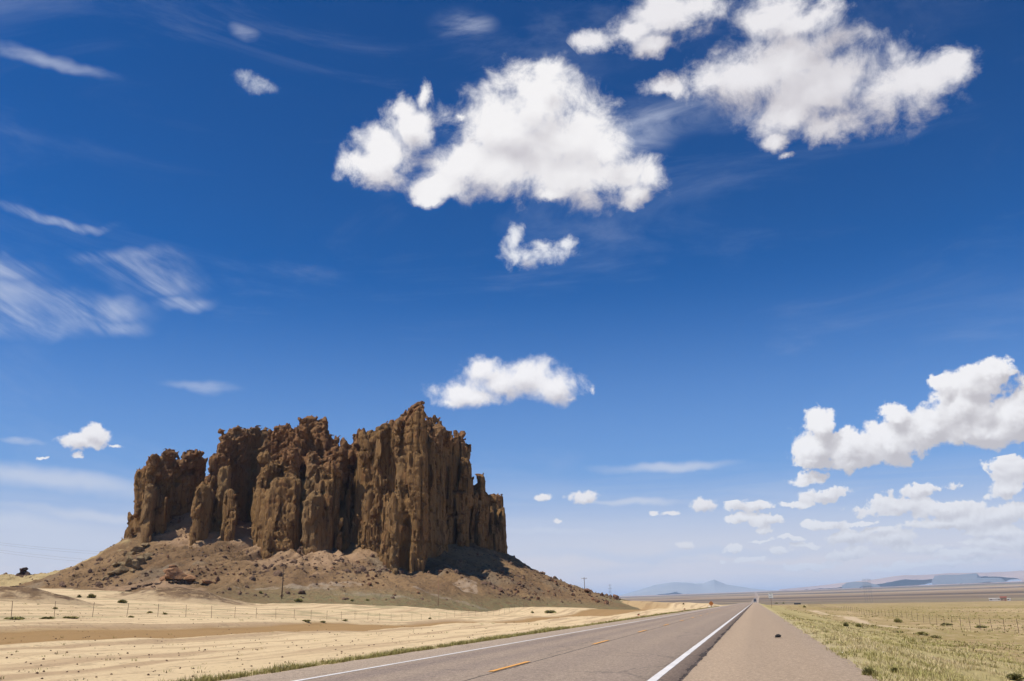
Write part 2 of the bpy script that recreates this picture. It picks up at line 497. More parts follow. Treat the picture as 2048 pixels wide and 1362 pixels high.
# talus: a skirt of debris round the rock, heights read off the photo at assumed distances
t_low = [(-30, 1215, 250), (60, 1185, 262), (200, 1187, 252), (350, 1210, 205), (480, 1208, 218), (600, 1206, 229), (700, 1209, 230), (800, 1211, 232),
         (900, 1213, 242), (1012, 1217, 256), (1100, 1218, 270), (1170, 1219, 285), (1260, 1208, 330), (1300, 1214, 400), (-60, 1200, 340), (1230, 1216, 300)]
t_pts = [img(a, b + 2, c) for a, b, c in t_low]
t_pts += [img(*p) for p in (
    # cliff foot
    (232, 1098, 348), (262, 1084, 334), (300, 1078, 328), (330, 1052, 338), (352, 1025, 350), (378, 1002, 362), (400, 1040, 340), (385, 1083, 319),
    (418, 1084, 314), (436, 1080, 313), (467, 1078, 314), (490, 1060, 335), (505, 1050, 345), (515, 1108, 306), (545, 1104, 308), (570, 1102, 306),
    (590, 1094, 306), (606, 1102, 304), (632, 1108, 301), (655, 1100, 303), (680, 1098, 304), (705, 1098, 306), (740, 1110, 297), (770, 1126, 288),
    (805, 1142, 281), (838, 1136, 286), (860, 1108, 302), (900, 1095, 318), (940, 1096, 330), (975, 1104, 338), (1020, 1118, 348),
    # silhouettes of the skirt
    (200, 1113, 345), (150, 1131, 346), (100, 1149, 350), (60, 1157, 352), (0, 1160, 355), (-60, 1166, 355), (60, 1172, 325), (1060, 1139, 348), (1085, 1150, 346), (1112, 1160, 345), (1140, 1173, 344),
    (1170, 1182, 343), (1200, 1190, 342), (1240, 1199, 342),
    # body of the skirt
    (300, 1115, 305), (250, 1140, 300), (200, 1160, 290), (330, 1160, 268), (260, 1170, 262), (400, 1140, 280), (440, 1130, 285), (420, 1165, 262),
    (480, 1120, 290), (500, 1160, 262), (560, 1140, 275), (575, 1118, 292), (620, 1135, 280), (660, 1122, 288), (560, 1175, 252), (640, 1165, 258),
    (700, 1140, 275), (740, 1155, 264), (800, 1165, 260), (760, 1185, 246), (860, 1150, 272), (930, 1140, 290), (880, 1180, 254), (960, 1180, 270),
    (1000, 1150, 300), (1050, 1180, 290), (1100, 1195, 292), (1150, 1200, 306), (300, 1190, 240), (180, 1178, 272))]
cx, cy, _ = img(640, 1100, 345)
for p in ((200, 1140, 385), (255, 1120, 380), (330, 1095, 385), (400, 1075, 390), (640, 1080, 380), (900, 1100, 380), (1020, 1135, 390), (1080, 1160, 395), (110, 1158, 385), (0, 1172, 390), (1200, 1200, 400), (640, 1150, 460), (200, 1180, 460), (1000, 1180, 460)):
    t_pts.append(img(*p))
T_TPS = TPS(t_pts, 2.0)


def talus_z(x, y):
    x = np.asarray(x, float); y = np.asarray(y, float)
    z = T_TPS(x, y)
    n = fbm2(x, y, 26.0, 5, 0.52, 21) * 1.0 + fbm2(x, y, 4.2, 3, 0.55, 25, True) * 0.33
    # runnels down the slope: ridges that fan out from the rock
    a = np.arctan2(x - cx, y - cy)
    rr = np.hypot(x - cx, y - cy)
    run = vnoise(a * 13 + fbm2(x, y, 30, 2, .5, 31) * 0.5, rr / 60, rr * 0, 33)
    run2 = vnoise(a * 42 + fbm2(x, y, 12, 2, .5, 35) * 0.6, rr / 40, rr * 0, 37)
    up = sstep(2.0, 9.0, z)
    z = z + n * (0.35 + 1.05 * up) + ((1 - np.abs(run) * 2) * 1.3 + (1 - 2 * np.abs(run2)) * 0.4 - 1.0) * (0.15 + 0.85 * up)
    return z


# ------------------------------------------------------------------ materials
def principled(name, rough=0.95, spec=0.2):
    m = bpy.data.materials.new(name)
    m.use_nodes = True
    t = m.node_tree
    b = t.nodes['Principled BSDF']
    b.inputs['Roughness'].default_value = rough
    b.inputs['Specular IOR Level'].default_value = spec
    return m, NG(t), b


def bump(g, b, height, dist, strength=1.0):
    n = g.new('ShaderNodeBump')
    n.inputs['Distance'].default_value = dist
    n.inputs['Strength'].default_value = strength
    g.put(n.inputs['Height'], height)
    g.put(b.inputs['Normal'], n.outputs[0])


def pos(g):
    return g.new('ShaderNodeNewGeometry').outputs['Position']


def flat_mat(name, col, rough=0.8, spec=0.3, vary=0.12, scale=6.0, metal=0.0):
    m, g, b = principled(name, rough, spec)
    n = g.noise(g.new('ShaderNodeTexCoord').outputs['Object'], scale, 5, 0.6)
    f = g.ramp(n, 0.3, 0.7, 1 - vary, 1 + vary, 'LINEAR')
    g.put(b.inputs['Base Color'], g.vm('MULTIPLY', g.comb(*col), g.comb(f, f, f)))
    b.inputs['Metallic'].default_value = metal
    return m


def attr(g, name):
    n = g.new('ShaderNodeAttribute', attribute_name=name)
    return n.outputs['Fac']


def mat_rock():
    m, g, b = principled('rock', 0.92, 0.15)
    p = pos(g)
    h = attr(g, 'crown')
    cav = attr(g, 'tone')
    low = g.mix(g.noise(p, 0.09, 4, 0.6), (0.46, 0.28, 0.115), (0.34, 0.195, 0.078))
    up = g.mix(g.noise(p, 0.16, 5, 0.65), (0.44, 0.240, 0.105), (0.26, 0.135, 0.060))
    hh = g.ramp(g.m('ADD', h, g.m('MULTIPLY', g.m('SUBTRACT', g.noise(p, 0.12, 4, 0.6), 0.5), 0.7)), 0.30, 0.72)
    c = g.mix(hh, low, up)
    # rain streaks running down the face
    st = g.noise(g.vm('MULTIPLY', p, (0.9, 0.9, 0.035)), 1.0, 6, 0.65, 0.3)
    c = g.mix(g.ramp(st, 0.50, 0.64, 0.0, 0.65), c, (0.115, 0.060, 0.028))
    c = g.mix(g.ramp(st, 0.44, 0.30, 0.0, 0.42), c, (0.50, 0.31, 0.14))
    ru = g.noise(g.vm('ADD', p, (40, 0, 0)), 0.23, 6, 0.62)
    c = g.mix(g.ramp(ru, 0.54, 0.68, 0.0, 0.55), c, (0.40, 0.19, 0.078))
    grn = g.noise(g.vm('ADD', p, (0, 90, 0)), 0.5, 6, 0.7)
    c = g.mix(g.ramp(grn, 0.54, 0.66, 0.0, 0.6), c, (0.085, 0.045, 0.022))
    gh = g.noise(p, 1.6, 7, 0.75)
    c = g.mix(g.ramp(gh, 0.46, 0.34, 0.0, 0.4), c, (0.50, 0.29, 0.13))
    c = g.mix(g.ramp(cav, 0.0, 1.0, 0.0, 0.30, 'LINEAR'), c, (0.36, 0.27, 0.15))
    c = g.vm('MULTIPLY', c, (0.86, 0.83, 0.80))
    g.put(b.inputs['Base Color'], c)
    bh = g.m('ADD', g.m('MULTIPLY', g.noise(p, 1.3, 8, 0.75), g.ramp(h, 0.0, 1.0, 0.45, 1.0)), g.m('MULTIPLY', g.noise(g.vm('MULTIPLY', p, (2.4, 2.4, 0.12)), 1.0, 5, 0.7), g.ramp(h, 0.0, 1.0, 1.3, 0.4)))
    bump(g, b, bh, 1.1, 1.0)
    return m


def mat_talus():
    m, g, b = principled('talus_debris', 0.97, 0.1)
    p = pos(g)
    c = g.mix(g.ramp(g.noise(p, 0.045, 6, 0.62), 0.35, 0.65), (0.30, 0.19, 0.095), (0.205, 0.125, 0.064))
    gr = g.noise(g.vm('ADD', p, (300, 0, 0)), 0.035, 5, 0.6)
    c = g.mix(g.ramp(gr, 0.53, 0.66, 0.0, 0.6), c, (0.25, 0.20, 0.135))
    sp = g.noise(p, 0.9, 6, 0.7)
    c = g.mix(g.ramp(sp, 0.53, 0.64, 0.0, 0.7), c, (0.095, 0.06, 0.04))
    c = g.mix(g.ramp(sp, 0.43, 0.30, 0.0, 0.45), c, (0.42, 0.27, 0.135))
    tan = attr(g, 'tan'); salt = attr(g, 'salt'); yel = attr(g, 'yellow'); gw = attr(g, 'grass')
    c = g.mix(tan, c, g.mix(g.noise(p, 0.4, 5, 0.6), (0.42, 0.28, 0.165), (0.33, 0.205, 0.115)))
    sn = g.noise(p, 0.5, 6, 0.7)
    c = g.mix(g.ramp(g.m('ADD', g.m('MULTIPLY', salt, 0.8), g.m('MULTIPLY', g.m('SUBTRACT', sn, 0.5), 2.0)), 0.50, 1.0, 0.0, 0.5), c, (0.50, 0.40, 0.30))
    c = g.mix(yel, c, g.mix(g.noise(p, 0.25, 5, 0.6), (0.56, 0.43, 0.22), (0.42, 0.31, 0.15)))
    c = g.mix(g.m('MULTIPLY', gw, g.ramp(g.noise(p, 0.6, 6, 0.65), 0.3, 0.6, 0.0, 0.75)), c, (0.24, 0.215, 0.105))
    g.put(b.inputs['Base Color'], c)
    bump(g, b, g.m('ADD', g.noise(p, 1.6, 8, 0.7), g.m('MULTIPLY', g.noise(p, 0.25, 3, 0.5), 1.5)), 0.7, 1.0)
    return m


def mat_ground():
    m, g, b = principled('desert_ground', 0.97, 0.1)
    p = pos(g)
    x, y, z = g.sep(p)
    r = g.vm('LENGTH', g.comb(x, y, 0.0))
    wob = g.m('MULTIPLY', g.m('SUBTRACT', g.noise(p, 0.09, 5, 0.6), 0.5), 5.0)
    xw = g.m('ADD', x, wob)
    # pale sand on the left of the road
    sand = g.mix(g.noise(p, 0.12, 6, 0.6), (0.73, 0.555, 0.33), (0.61, 0.455, 0.255))
    rip = g.noise(g.comb(g.m('MULTIPLY', x, 0.55), g.m('MULTIPLY', y, 0.03), 0.0), 1.0, 6, 0.62, 0.4)
    sand = g.mix(g.ramp(rip, 0.49, 0.60, 0.0, 0.75), sand, (0.42, 0.285, 0.165))
    peb = g.noise(p, 2.3, 5, 0.7)
    sand = g.mix(g.ramp(peb, 0.57, 0.66, 0.0, 0.7), sand, (0.30, 0.21, 0.125))
    pb2 = g.noise(g.vm('ADD', p, (31, 0, 0)), 0.55, 6, 0.72)
    sand = g.mix(g.ramp(pb2, 0.58, 0.66, 0.0, 0.55), sand, (0.33, 0.24, 0.145))
    dirt = g.mix(g.noise(g.comb(g.m('MULTIPLY', x, 0.5), g.m('MULTIPLY', y, 0.03), 0.0), 1.0, 6, 0.6), (0.36, 0.22, 0.09), (0.285, 0.168, 0.066))
    band = g.m('MULTIPLY', g.ramp(g.m('ADD', x, g.m('MULTIPLY', wob, 0.30)), -46.5, -45.0), g.ramp(g.m('ADD', x, g.m('MULTIPLY', wob, 0.30)), -27.4, -29.6))
    band = g.m('MULTIPLY', band, g.ramp(r, 420.0, 260.0))
    left = g.mix(g.m('MULTIPLY', band, 0.92), sand, dirt)
    # olive scrub tint along the fence bank and out towards the slope
    ol = g.m('MULTIPLY', g.ramp(xw, -52.0, -62.0), g.ramp(g.noise(p, 0.10, 6, 0.66), 0.50, 0.64, 0.0, 0.6))
    left = g.mix(ol, left, (0.27, 0.235, 0.12))
    # right hand plain: dry grass over tan soil
    soil = g.mix(g.ramp(g.noise(g.vm('MULTIPLY', p, (0.06, 0.28, 1.0)), 1.0, 8, 0.7), 0.36, 0.62), (0.54, 0.40, 0.215), (0.34, 0.235, 0.12))
    gn = g.noise(p, 0.9, 7, 0.7)
    gn2 = g.noise(g.comb(g.m('MULTIPLY', x, 0.035), g.m('MULTIPLY', y, 0.012), 0.0), 1.0, 6, 0.62)
    cov = g.m('ADD', gn, g.m('MULTIPLY', g.m('SUBTRACT', gn2, 0.5), 0.7))
    olive = g.mix(g.noise(g.vm('ADD', p, (70, 0, 0)), 0.06, 5, 0.6), (0.36, 0.27, 0.10), (0.245, 0.19, 0.075))
    right = g.mix(g.ramp(cov, 0.42, 0.54, 0.0, 0.9), soil, olive)
    green = g.mix(g.noise(p, 0.8, 6, 0.65), (0.50, 0.40, 0.19), (0.36, 0.31, 0.12))
    ver = g.m('MULTIPLY', g.ramp(xw, 12.5, 8.5), g.ramp(g.noise(p, 0.35, 6, 0.66), 0.34, 0.56, 0.15, 0.9))
    right = g.mix(ver, right, green)
    tr = g.m('MULTIPLY', g.m('MULTIPLY', g.ramp(x, 13.2, 14.4), g.ramp(x, 16.8, 15.6)), g.ramp(g.noise(g.comb(x, g.m('MULTIPLY', y, 0.1), 0.0), 0.5, 5, 0.6), 0.34, 0.5))
    tr = g.m('MULTIPLY', tr, g.m('MULTIPLY', g.ramp(y, 80.0, 115.0), g.ramp(y, 330.0, 280.0)))
    right = g.mix(g.m('MULTIPLY', tr, 0.85), right, (0.58, 0.44, 0.28))
    side = g.ramp(x, -6.0, 0.0)
    near = g.mix(side, left, right)
    # gravel and dry stalks right beside the asphalt
    ed = g.m('MAXIMUM', g.m('SUBTRACT', x, 2.1), g.m('SUBTRACT', -11.4, x))
    near = g.mix(g.m('MULTIPLY', g.ramp(ed, 0.9, 0.1), g.m('MULTIPLY', side, 0.7)), near, (0.50, 0.41, 0.24))
    # miles of basin: dark bands painted in as cloud shadow, pale washes, salmon badlands
    s1 = g.noise(g.comb(g.m('MULTIPLY', x, 0.00010), g.m('MULTIPLY', r, 0.00075), 2.0), 1.0, 7, 0.6, 0.5)
    s2 = g.noise(g.comb(g.m('MULTIPLY', x, 0.0004), g.m('MULTIPLY', r, 0.0022), 6.0), 1.0, 6, 0.6, 0.4)
    basin = g.mix(g.ramp(s1, 0.40, 0.60), (0.115, 0.082, 0.060), (0.40, 0.28, 0.175))
    basin = g.mix(g.ramp(s2, 0.50, 0.66, 0.0, 0.7), basin, (0.27, 0.225, 0.115))
    basin = g.mix(g.ramp(s2, 0.42, 0.30, 0.0, 0.7), basin, (0.125, 0.09, 0.07))
    basin = g.mix(g.m('MULTIPLY', g.ramp(g.m('ADD', r, g.m('MULTIPLY', g.m('SUBTRACT', s1, 0.5), 2500.0)), 1200.0, 1400.0, 0.0, 0.8), g.ramp(g.m('ADD', r, g.m('MULTIPLY', g.m('SUBTRACT', s2, 0.5), 4000.0)), 2200.0, 1700.0)), basin, g.mix(s2, (0.10, 0.085, 0.05), (0.15, 0.11, 0.08)))  # nearest dark band, cloud shadow put into the ground colour
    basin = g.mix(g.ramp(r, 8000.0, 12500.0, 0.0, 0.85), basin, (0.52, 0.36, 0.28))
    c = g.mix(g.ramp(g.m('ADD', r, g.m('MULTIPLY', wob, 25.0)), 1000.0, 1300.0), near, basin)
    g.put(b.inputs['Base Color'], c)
    bh = g.m('ADD', g.noise(p, 3.0, 7, 0.7), g.m('MULTIPLY', g.noise(p, 0.5, 3, 0.5), 1.4))
    bump(g, b, bh, 0.10, 1.0)
    return m


M_ROCK, M_TALUS, M_GROUND = mat_rock(), mat_talus(), mat_ground()


# ------------------------------------------------------------------ the ground: one sheet to the horizon
def build_ground():
    az0, az1 = math.atan2(ray(-260, 1200).x, ray(-260, 1200).y), math.atan2(ray(2300, 1200).x, ray(2300, 1200).y)
    fine = np.linspace(az0, az1, 560)
    rest = np.linspace(az1, az0 + 2 * math.pi, 72)[1:-1]
    az = np.r_[fine, rest, fine[0] + 2 * math.pi]
    rr = [0.0, 1.5]
    while rr[-1] < 46000:
        r = rr[-1]
        rr.append(r + min(max(0.25, r * 0.013), 2.4 if r < 420 else r * 0.022))
    rr = np.array(rr)
    R, A = np.meshgrid(rr, az, indexing='ij')
    X, Y = R * np.sin(A), R * np.cos(A)
    Z = ground_z(X, Y)
    f = grid_faces(len(rr), len(az))[:, ::-1]
    v = np.stack([X, Y, Z], -1).reshape(-1, 3)
    me = mesh_from('ground', v, f, M_GROUND)
    obj('ground', me, kind='structure')
    print('ground', len(v), time.time() - T0)


def patch_mask(x, y, spots):
    """soft elliptical patches given as photo position, distance and radii in metres"""
    m = np.zeros_like(x)
    w = 1 + 0.5 * fbm2(x, y, 6.0, 3, .5, 51)
    for px, py, R, ra, rb, rot in spots:
        c = img(px, py, R)
        vx, vy = c[0] / R, c[1] / R                      # outward direction
        dx, dy = x - c[0], y - c[1]
        u = dx * vy - dy * vx; v = dx * vx + dy * vy
        a = R_(rot)
        u, v = u * math.cos(a) + v * math.sin(a), -u * math.sin(a) + v * math.cos(a)
        d = np.hypot(u / ra, v / rb) * w
        m = np.maximum(m, 1 - sstep(0.6, 1.15, d))
    return m


def butte_axes():
    c = img(640, 1100, 330)
    e = np.array([c[0], c[1]]) / 330.0
    return np.array([c[0], c[1]]), np.array([e[1], -e[0]]), e       # origin, right, away


BO, BU, BV = butte_axes()


def build_talus():
    us = np.arange(-160, 150, 0.56); vs = np.arange(-125, 100, 0.74)
    V, U = np.meshgrid(vs, us, indexing='ij')
    X = BO[0] + U * BU[0] + V * BV[0]; Y = BO[1] + U * BU[1] + V * BV[1]
    Z = talus_z(X, Y)
    gz = ground_z(X, Y)
    edge = np.minimum.reduce([U + 160, 150 - U, V + 125, 100 - V])
    Z = gz - 1.5 + (Z - gz + 1.5) * sstep(0, 14, edge)
    tan = patch_mask(X, Y, [(372, 1030, 352, 9, 26, 0), (400, 1060, 325, 10, 12, 0), (497, 1075, 325, 8, 18, 0), (575, 1120, 292, 9, 16, 0), (668, 1125, 288, 8, 14, 0),
                            (300, 1160, 262, 14, 10, 0), (640, 1110, 300, 18, 8, 0)])
    salt = patch_mask(X, Y, [(735, 1190, 241, 13, 1.6, 4), (868, 1185, 250, 9, 1.5, -5), (920, 1202, 249, 13, 1.6, -3), (930, 1163, 271, 5, 7, 10), (545, 1177, 249, 12, 2.4, 0), (620, 1181, 247, 7, 2, 0),
                             (680, 1170, 253, 8, 3, 0)])
    yel = patch_mask(X, Y, [(60, 1160, 345, 26, 20, 0), (120, 1146, 352, 12, 22, 0), (10, 1165, 350, 26, 20, 0)])
    gw = (1 - sstep(0.4, 4.2, Z - gz)) * sstep(-40, 0, U)
    me = mesh_from('talus_slope', np.stack([X, Y, Z], -1).reshape(-1, 3), grid_faces(len(vs), len(us)), M_TALUS,
                   attrs=dict(tan=tan, salt=salt, yellow=yel, grass=gw))
    obj('talus_slope', me, kind='structure')
    print('talus', len(us) * len(vs), time.time() - T0)


build_ground()
build_talus()


def surf_z(x, y):
    """height of whatever ground is on top at (x, y)"""
    x = np.atleast_1d(np.asarray(x, float)); y = np.atleast_1d(np.asarray(y, float))
    z = ground_z(x, y)
    d = np.stack([x - BO[0], y - BO[1]], -1)
    u, v = d @ BU, d @ BV
    ins = (u > -155) & (u < 145) & (v > -120) & (v < 95)
    if ins.any():
        e = np.minimum.reduce([u + 160, 150 - u, v + 125, 100 - v])
        tz = z - 1.5 + (talus_z(x, y) - z + 1.5) * sstep(0, 14, e)
        z = np.where(ins, np.maximum(z, tz), z)
    return z


def hit(px, py, r0=4.0, r1=1500.0):
    """first ground point seen at a photo position"""
    rs = np.geomspace(r0, r1, 700)
    d = ray(px, py); k = math.hypot(d.x, d.y)
    x, y, z = d.x / k * rs, d.y / k * rs, EYE + d.z / k * rs
    s = z - surf_z(x, y)
    i = np.argmax(s < 0)
    if s[i] >= 0:
        i = len(rs) - 1
        return Vector((x[i], y[i], surf_z(x[i], y[i])[0])), rs[i]
    t = s[i - 1] / (s[i - 1] - s[i]) if i else 0
    r = rs[i - 1] + (rs[i] - rs[i - 1]) * t if i else rs[0]
    X, Y = d.x / k * r, d.y / k * r
    return Vector((X, Y, float(surf_z(X, Y)[0]))), r


# ------------------------------------------------------------------ the butte: columns grown together, then eroded
def surface_nets(S, org, h):
    """naive surface nets: S<0 inside"""
    neg = S < 0
    nx, ny, nz = S.shape
    cnt = np.zeros((nx - 1, ny - 1, nz - 1), np.int8)
    for i in (0, 1):
        for j in (0, 1):
            for k in (0, 1):
                cnt += neg[i:nx - 1 + i, j:ny - 1 + j, k:nz - 1 + k]
    act = (cnt > 0) & (cnt < 8)
    idx = np.full(act.shape, -1, np.int32)
    I, J, K = np.nonzero(act)
    idx[I, J, K] = np.arange(len(I))
    acc = np.zeros((len(I), 3), np.float32); n = np.zeros(len(I), np.float32)
    C = [(i, j, k) for i in (0, 1) for j in (0, 1) for k in (0, 1)]
    for a in C:
        for ax in range(3):
            if a[ax] == 1:
                continue
            b = list(a); b[ax] = 1
            sa = S[I + a[0], J + a[1], K + a[2]]; sb = S[I + b[0], J + b[1], K + b[2]]
            m = (sa < 0) != (sb < 0)
            t = np.where(m, sa / np.where(m, sa - sb, 1), 0)
            p = np.empty((len(I), 3), np.float32); p[:] = a
            p[:, ax] = t
            acc += p * m[:, None]; n += m
    v = acc / n[:, None] + np.stack([I, J, K], -1)
    faces = []
    for ax in range(3):
        o1, o2 = [(1, 2), (2, 0), (0, 1)][ax]
        sl0 = [slice(None)] * 3; sl1 = [slice(None)] * 3
        sl0[ax] = slice(0, -1); sl1[ax] = slice(1, None)
        for o in (o1, o2):
            sl0[o] = slice(1, -1); sl1[o] = slice(1, -1)
        A = neg[tuple(sl0)]; B = neg[tuple(sl1)]
        for flip in (False, True):
            e = np.nonzero(A & ~B if not flip else ~A & B)
            e = [np.array(q) for q in e]
            e[o1] = e[o1] + 1; e[o2] = e[o2] + 1
            def cell(d1, d2):
                c = [q.copy() for q in e]; c[o1] = c[o1] - d1; c[o2] = c[o2] - d2
                return idx[c[0], c[1], c[2]]
            q = np.stack([cell(1, 1), cell(0, 1), cell(0, 0), cell(1, 0)], -1)
            if flip:
                q = q[:, ::-1]
            faces.append(q[(q >= 0).all(1)])
    return v * h + org, np.concatenate(faces)


def to_uvz(p):
    d = np.array([p[0], p[1]]) - BO
    return float(d @ BU), float(d @ BV), p[2]


def build_mass(cols, box, h, seed, crown_y, rubble=1.0, flute=1.0):
    """cols: (photo x, half width px, distance of the front, depth m, photo y of the top, flare, backing)"""
    (u0, u1), (v0, v1), (z0, z1) = box
    U = np.arange(u0, u1, h, dtype=np.float32); V = np.arange(v0, v1, h, dtype=np.float32); Z = np.arange(z0, z1, h, dtype=np.float32)
    GU, GV, GZ = np.meshgrid(U, V, Z, indexing='ij')
    # slow warp of the plan and of the heights
    wu = vnoise(GU / 9, GV / 9, GZ / 42, seed) * 1.2 + vnoise(GU / 3.4, GV / 3.4, GZ / 26, seed + 3) * 0.35
    wv = vnoise(GU / 9, GV / 9, GZ / 42, seed + 1) * 1.4 + vnoise(GU / 3.4, GV / 3.4, GZ / 26, seed + 4) * 0.35
    wz = vnoise(GU / 3.0, GV / 3.0, GZ / 5, seed + 2) * 1.1
    WU, WV, WZ = GU + wu, GV + wv, GZ + wz
    S = np.full(GU.shape, 30.0, np.float32)
    for (px, hw, R, dep, ytop, flare, kind) in cols:
        c = to_uvz(at_range(px, 1100, R + dep))
        top = at_range(px, ytop + 5, R + dep * 0.5).z
        ru = hw * R / 1874.0 * 1.03
        zb = 12.0
        m = (np.abs(U - c[0]) < ru * (1.6 + flare) + 6)
        if not m.any():
            continue
        i0, i1 = np.argmax(m), len(m) - np.argmax(m[::-1])
        a, b_, z = WU[i0:i1], WV[i0:i1], WZ[i0:i1]
        t = np.clip((top - z) / max(5.0, top - zb), 0, 1.2)
        k = 1 + flare * (t - 0.5)
        ex = 3.2 if kind == 0 else 5.0
        rot = (math.sin(px * 12.9898 + R * 4.1) * 0.55) if kind == 0 else 0.0
        ar, br = (a - c[0]), (b_ - c[1])
        sh_ = math.tan(rot) * min(1.0, ru / dep)
        du = np.abs((ar + 0 * br) / (ru * k)); dv = np.abs((br - ar * sh_ * dep / ru * 0.6) / (dep * k))
        d = ((du ** ex + dv ** ex) ** (1 / ex) - 1) * min(ru, dep)
        # rounded top
        dt = z - top
        q = np.maximum(d + 1.6, 0); w = np.maximum(dt + 1.6, 0)
        dd = np.sqrt(q * q + w * w) - 1.6 + np.minimum(np.maximum(d, dt) + 1.6, 0)
        s = S[i0:i1]
        kk = 1.1
        hmix = np.clip(0.5 + 0.5 * (s - dd) / kk, 0, 1)
        S[i0:i1] = s + (dd - s) * hmix - kk * hmix * (1 - hmix)
    near = np.abs(S) < 4.0
    sel = np.nonzero(near)
    u, v, z = U[sel[0]], V[sel[1]], Z[sel[2]]
    cz = at_range(640, crown_y, 325).z
    crown = sstep(cz - 9, cz + 7, z + vnoise(u / 14, v / 14, z / 30, seed + 9) * 10)
    n = vnoise(u / 6.5, v / 6.5, z / 16, seed + 10) * 0.6
    w6 = vnoise(u / 6, v / 6, z / 14, seed + 20)
    nar = lambda q, k: np.maximum(1 - np.abs(q) * k, 0)
    # narrow cracks run down between broad flat faces
    c1 = nar(vnoise(u / 5.2 + w6 * .3, v / 5.2, z / 150, seed + 11), 4.2)
    c2 = nar(vnoise(u / 2.5 + w6 * .2, v / 2.5, z / 50, seed + 12), 4.2)
    n = n - flute * (1 - 0.5 * crown) * (c1 * 2.2 + c2 * 0.8)
    # crown: tilted slabs split by clefts in every direction
    wx = w6 * 0.7
    r1 = nar(vnoise(u / 7.0 + wx, v / 6.0 - wx, (z - u * 0.5) / 4.2 + wx, seed + 13), 4.5)
    r2 = nar(vnoise(u / 3.0 - wx, v / 3.0 + wx, (z - u * 0.45) / 2.2, seed + 14), 4.5)
    n = n - rubble * (0.15 + 0.85 * crown) * (r1 * 1.4 + r2 * 0.65)
    n = n + vnoise(u / 0.9, v / 0.9, z / (0.8 + 1.4 * (1 - crown)), seed + 15) * (0.16 + 0.14 * crown)
    # joint-bounded blocks: each block of the jointed rock stands proud or back by its own amount
    def blocks(sx, sz, sd, skew):
        qx = (u + skew * v) / sx + w6 * 0.8 + vnoise(u / 3, v / 3, z / 3, sd + 1) * 0.35
        qy = (v - skew * u) / sx + w6 * 0.6
        qz = z / sz + vnoise(u / 4, v / 4, z / 6, sd + 2) * 0.7 + np.floor(qx) * 0.37 + np.floor(qy) * 0.71
        return _P[(np.floor(qx + sd)).astype(int) & 63, np.floor(qy).astype(int) & 63, np.floor(qz).astype(int) & 63]
    n = n + blocks(4.3, 19.0, seed + 50, 0.3) * 0.75 * (1 - 0.4 * crown) + blocks(2.0, 10.0, seed + 60, -0.5) * 0.36 * (1 - 0.5 * crown) + blocks(1.1, 3.6, seed + 65, .2) * 0.16 \
        + rubble * crown * (blocks(3.6, 3.0, seed + 70, 0.6) * 0.9 + blocks(1.7, 1.5, seed + 80, -0.2) * 0.40)
    pit = vnoise(u / 4.6, v / 4.6, z / 5.2, seed + 16)
    n = n - rubble * (0.12 + 0.88 * crown) * sstep(0.34, 0.60, pit) * 2.6
    # a few level joints across the wall
    jn = 1 - np.abs(vnoise(u / 30, v / 30, z / 3.4 + vnoise(u / 8, v / 8, z / 8, seed + 18) * .35, seed + 17)) * 9
    n = n - np.maximum(jn, 0) * 0.34
    S[sel] = S[sel] - n - 0.15
    S[0] = S[-1] = 1; S[:, 0] = S[:, -1] = 1; S[:, :, 0] = S[:, :, -1] = 1
    vtx, f = surface_nets(S, np.array([u0, v0, z0], np.float32), h)
    # keep only pieces that are really attached: everything here is solid down to the debris
    X = BO[0] + vtx[:, 0] * BU[0] + vtx[:, 1] * BV[0]; Y = BO[1] + vtx[:, 0] * BU[1] + vtx[:, 1] * BV[1]
    cr = sstep(cz - 9, cz + 7, vtx[:, 2] + vnoise(vtx[:, 0] / 14, vtx[:, 1] / 14, vtx[:, 2] / 30, seed + 9) * 10)
    tone = sstep(0.1, 0.6, vnoise(vtx[:, 0] / 6, vtx[:, 1] / 6, vtx[:, 2] / 40, seed + 19))
    P = np.stack([X, Y, vtx[:, 2]], -1)
    f, P, cr, tone = drop_loose(f, P, cr, tone)
    f, P, cr, tone = thin_out(f, P, cr, tone)
    return P, f, cr, tone


def drop_loose(f, P, cr, tone):
    n = len(P)
    lab = np.arange(n)
    for _ in range(400):
        m = lab[f].min(1)
        new = lab.copy()
        np.minimum.at(new, f.ravel(), np.repeat(m, 4))
        new = new[new]
        if (new == lab).all():
            break
        lab = new
    cntv = np.bincount(lab, minlength=n)
    keep = cntv[lab] > 1500
    kf = keep[f].all(1)
    mp = np.cumsum(keep) - 1
    return mp[f[kf]], P[keep], cr[keep], tone[keep]


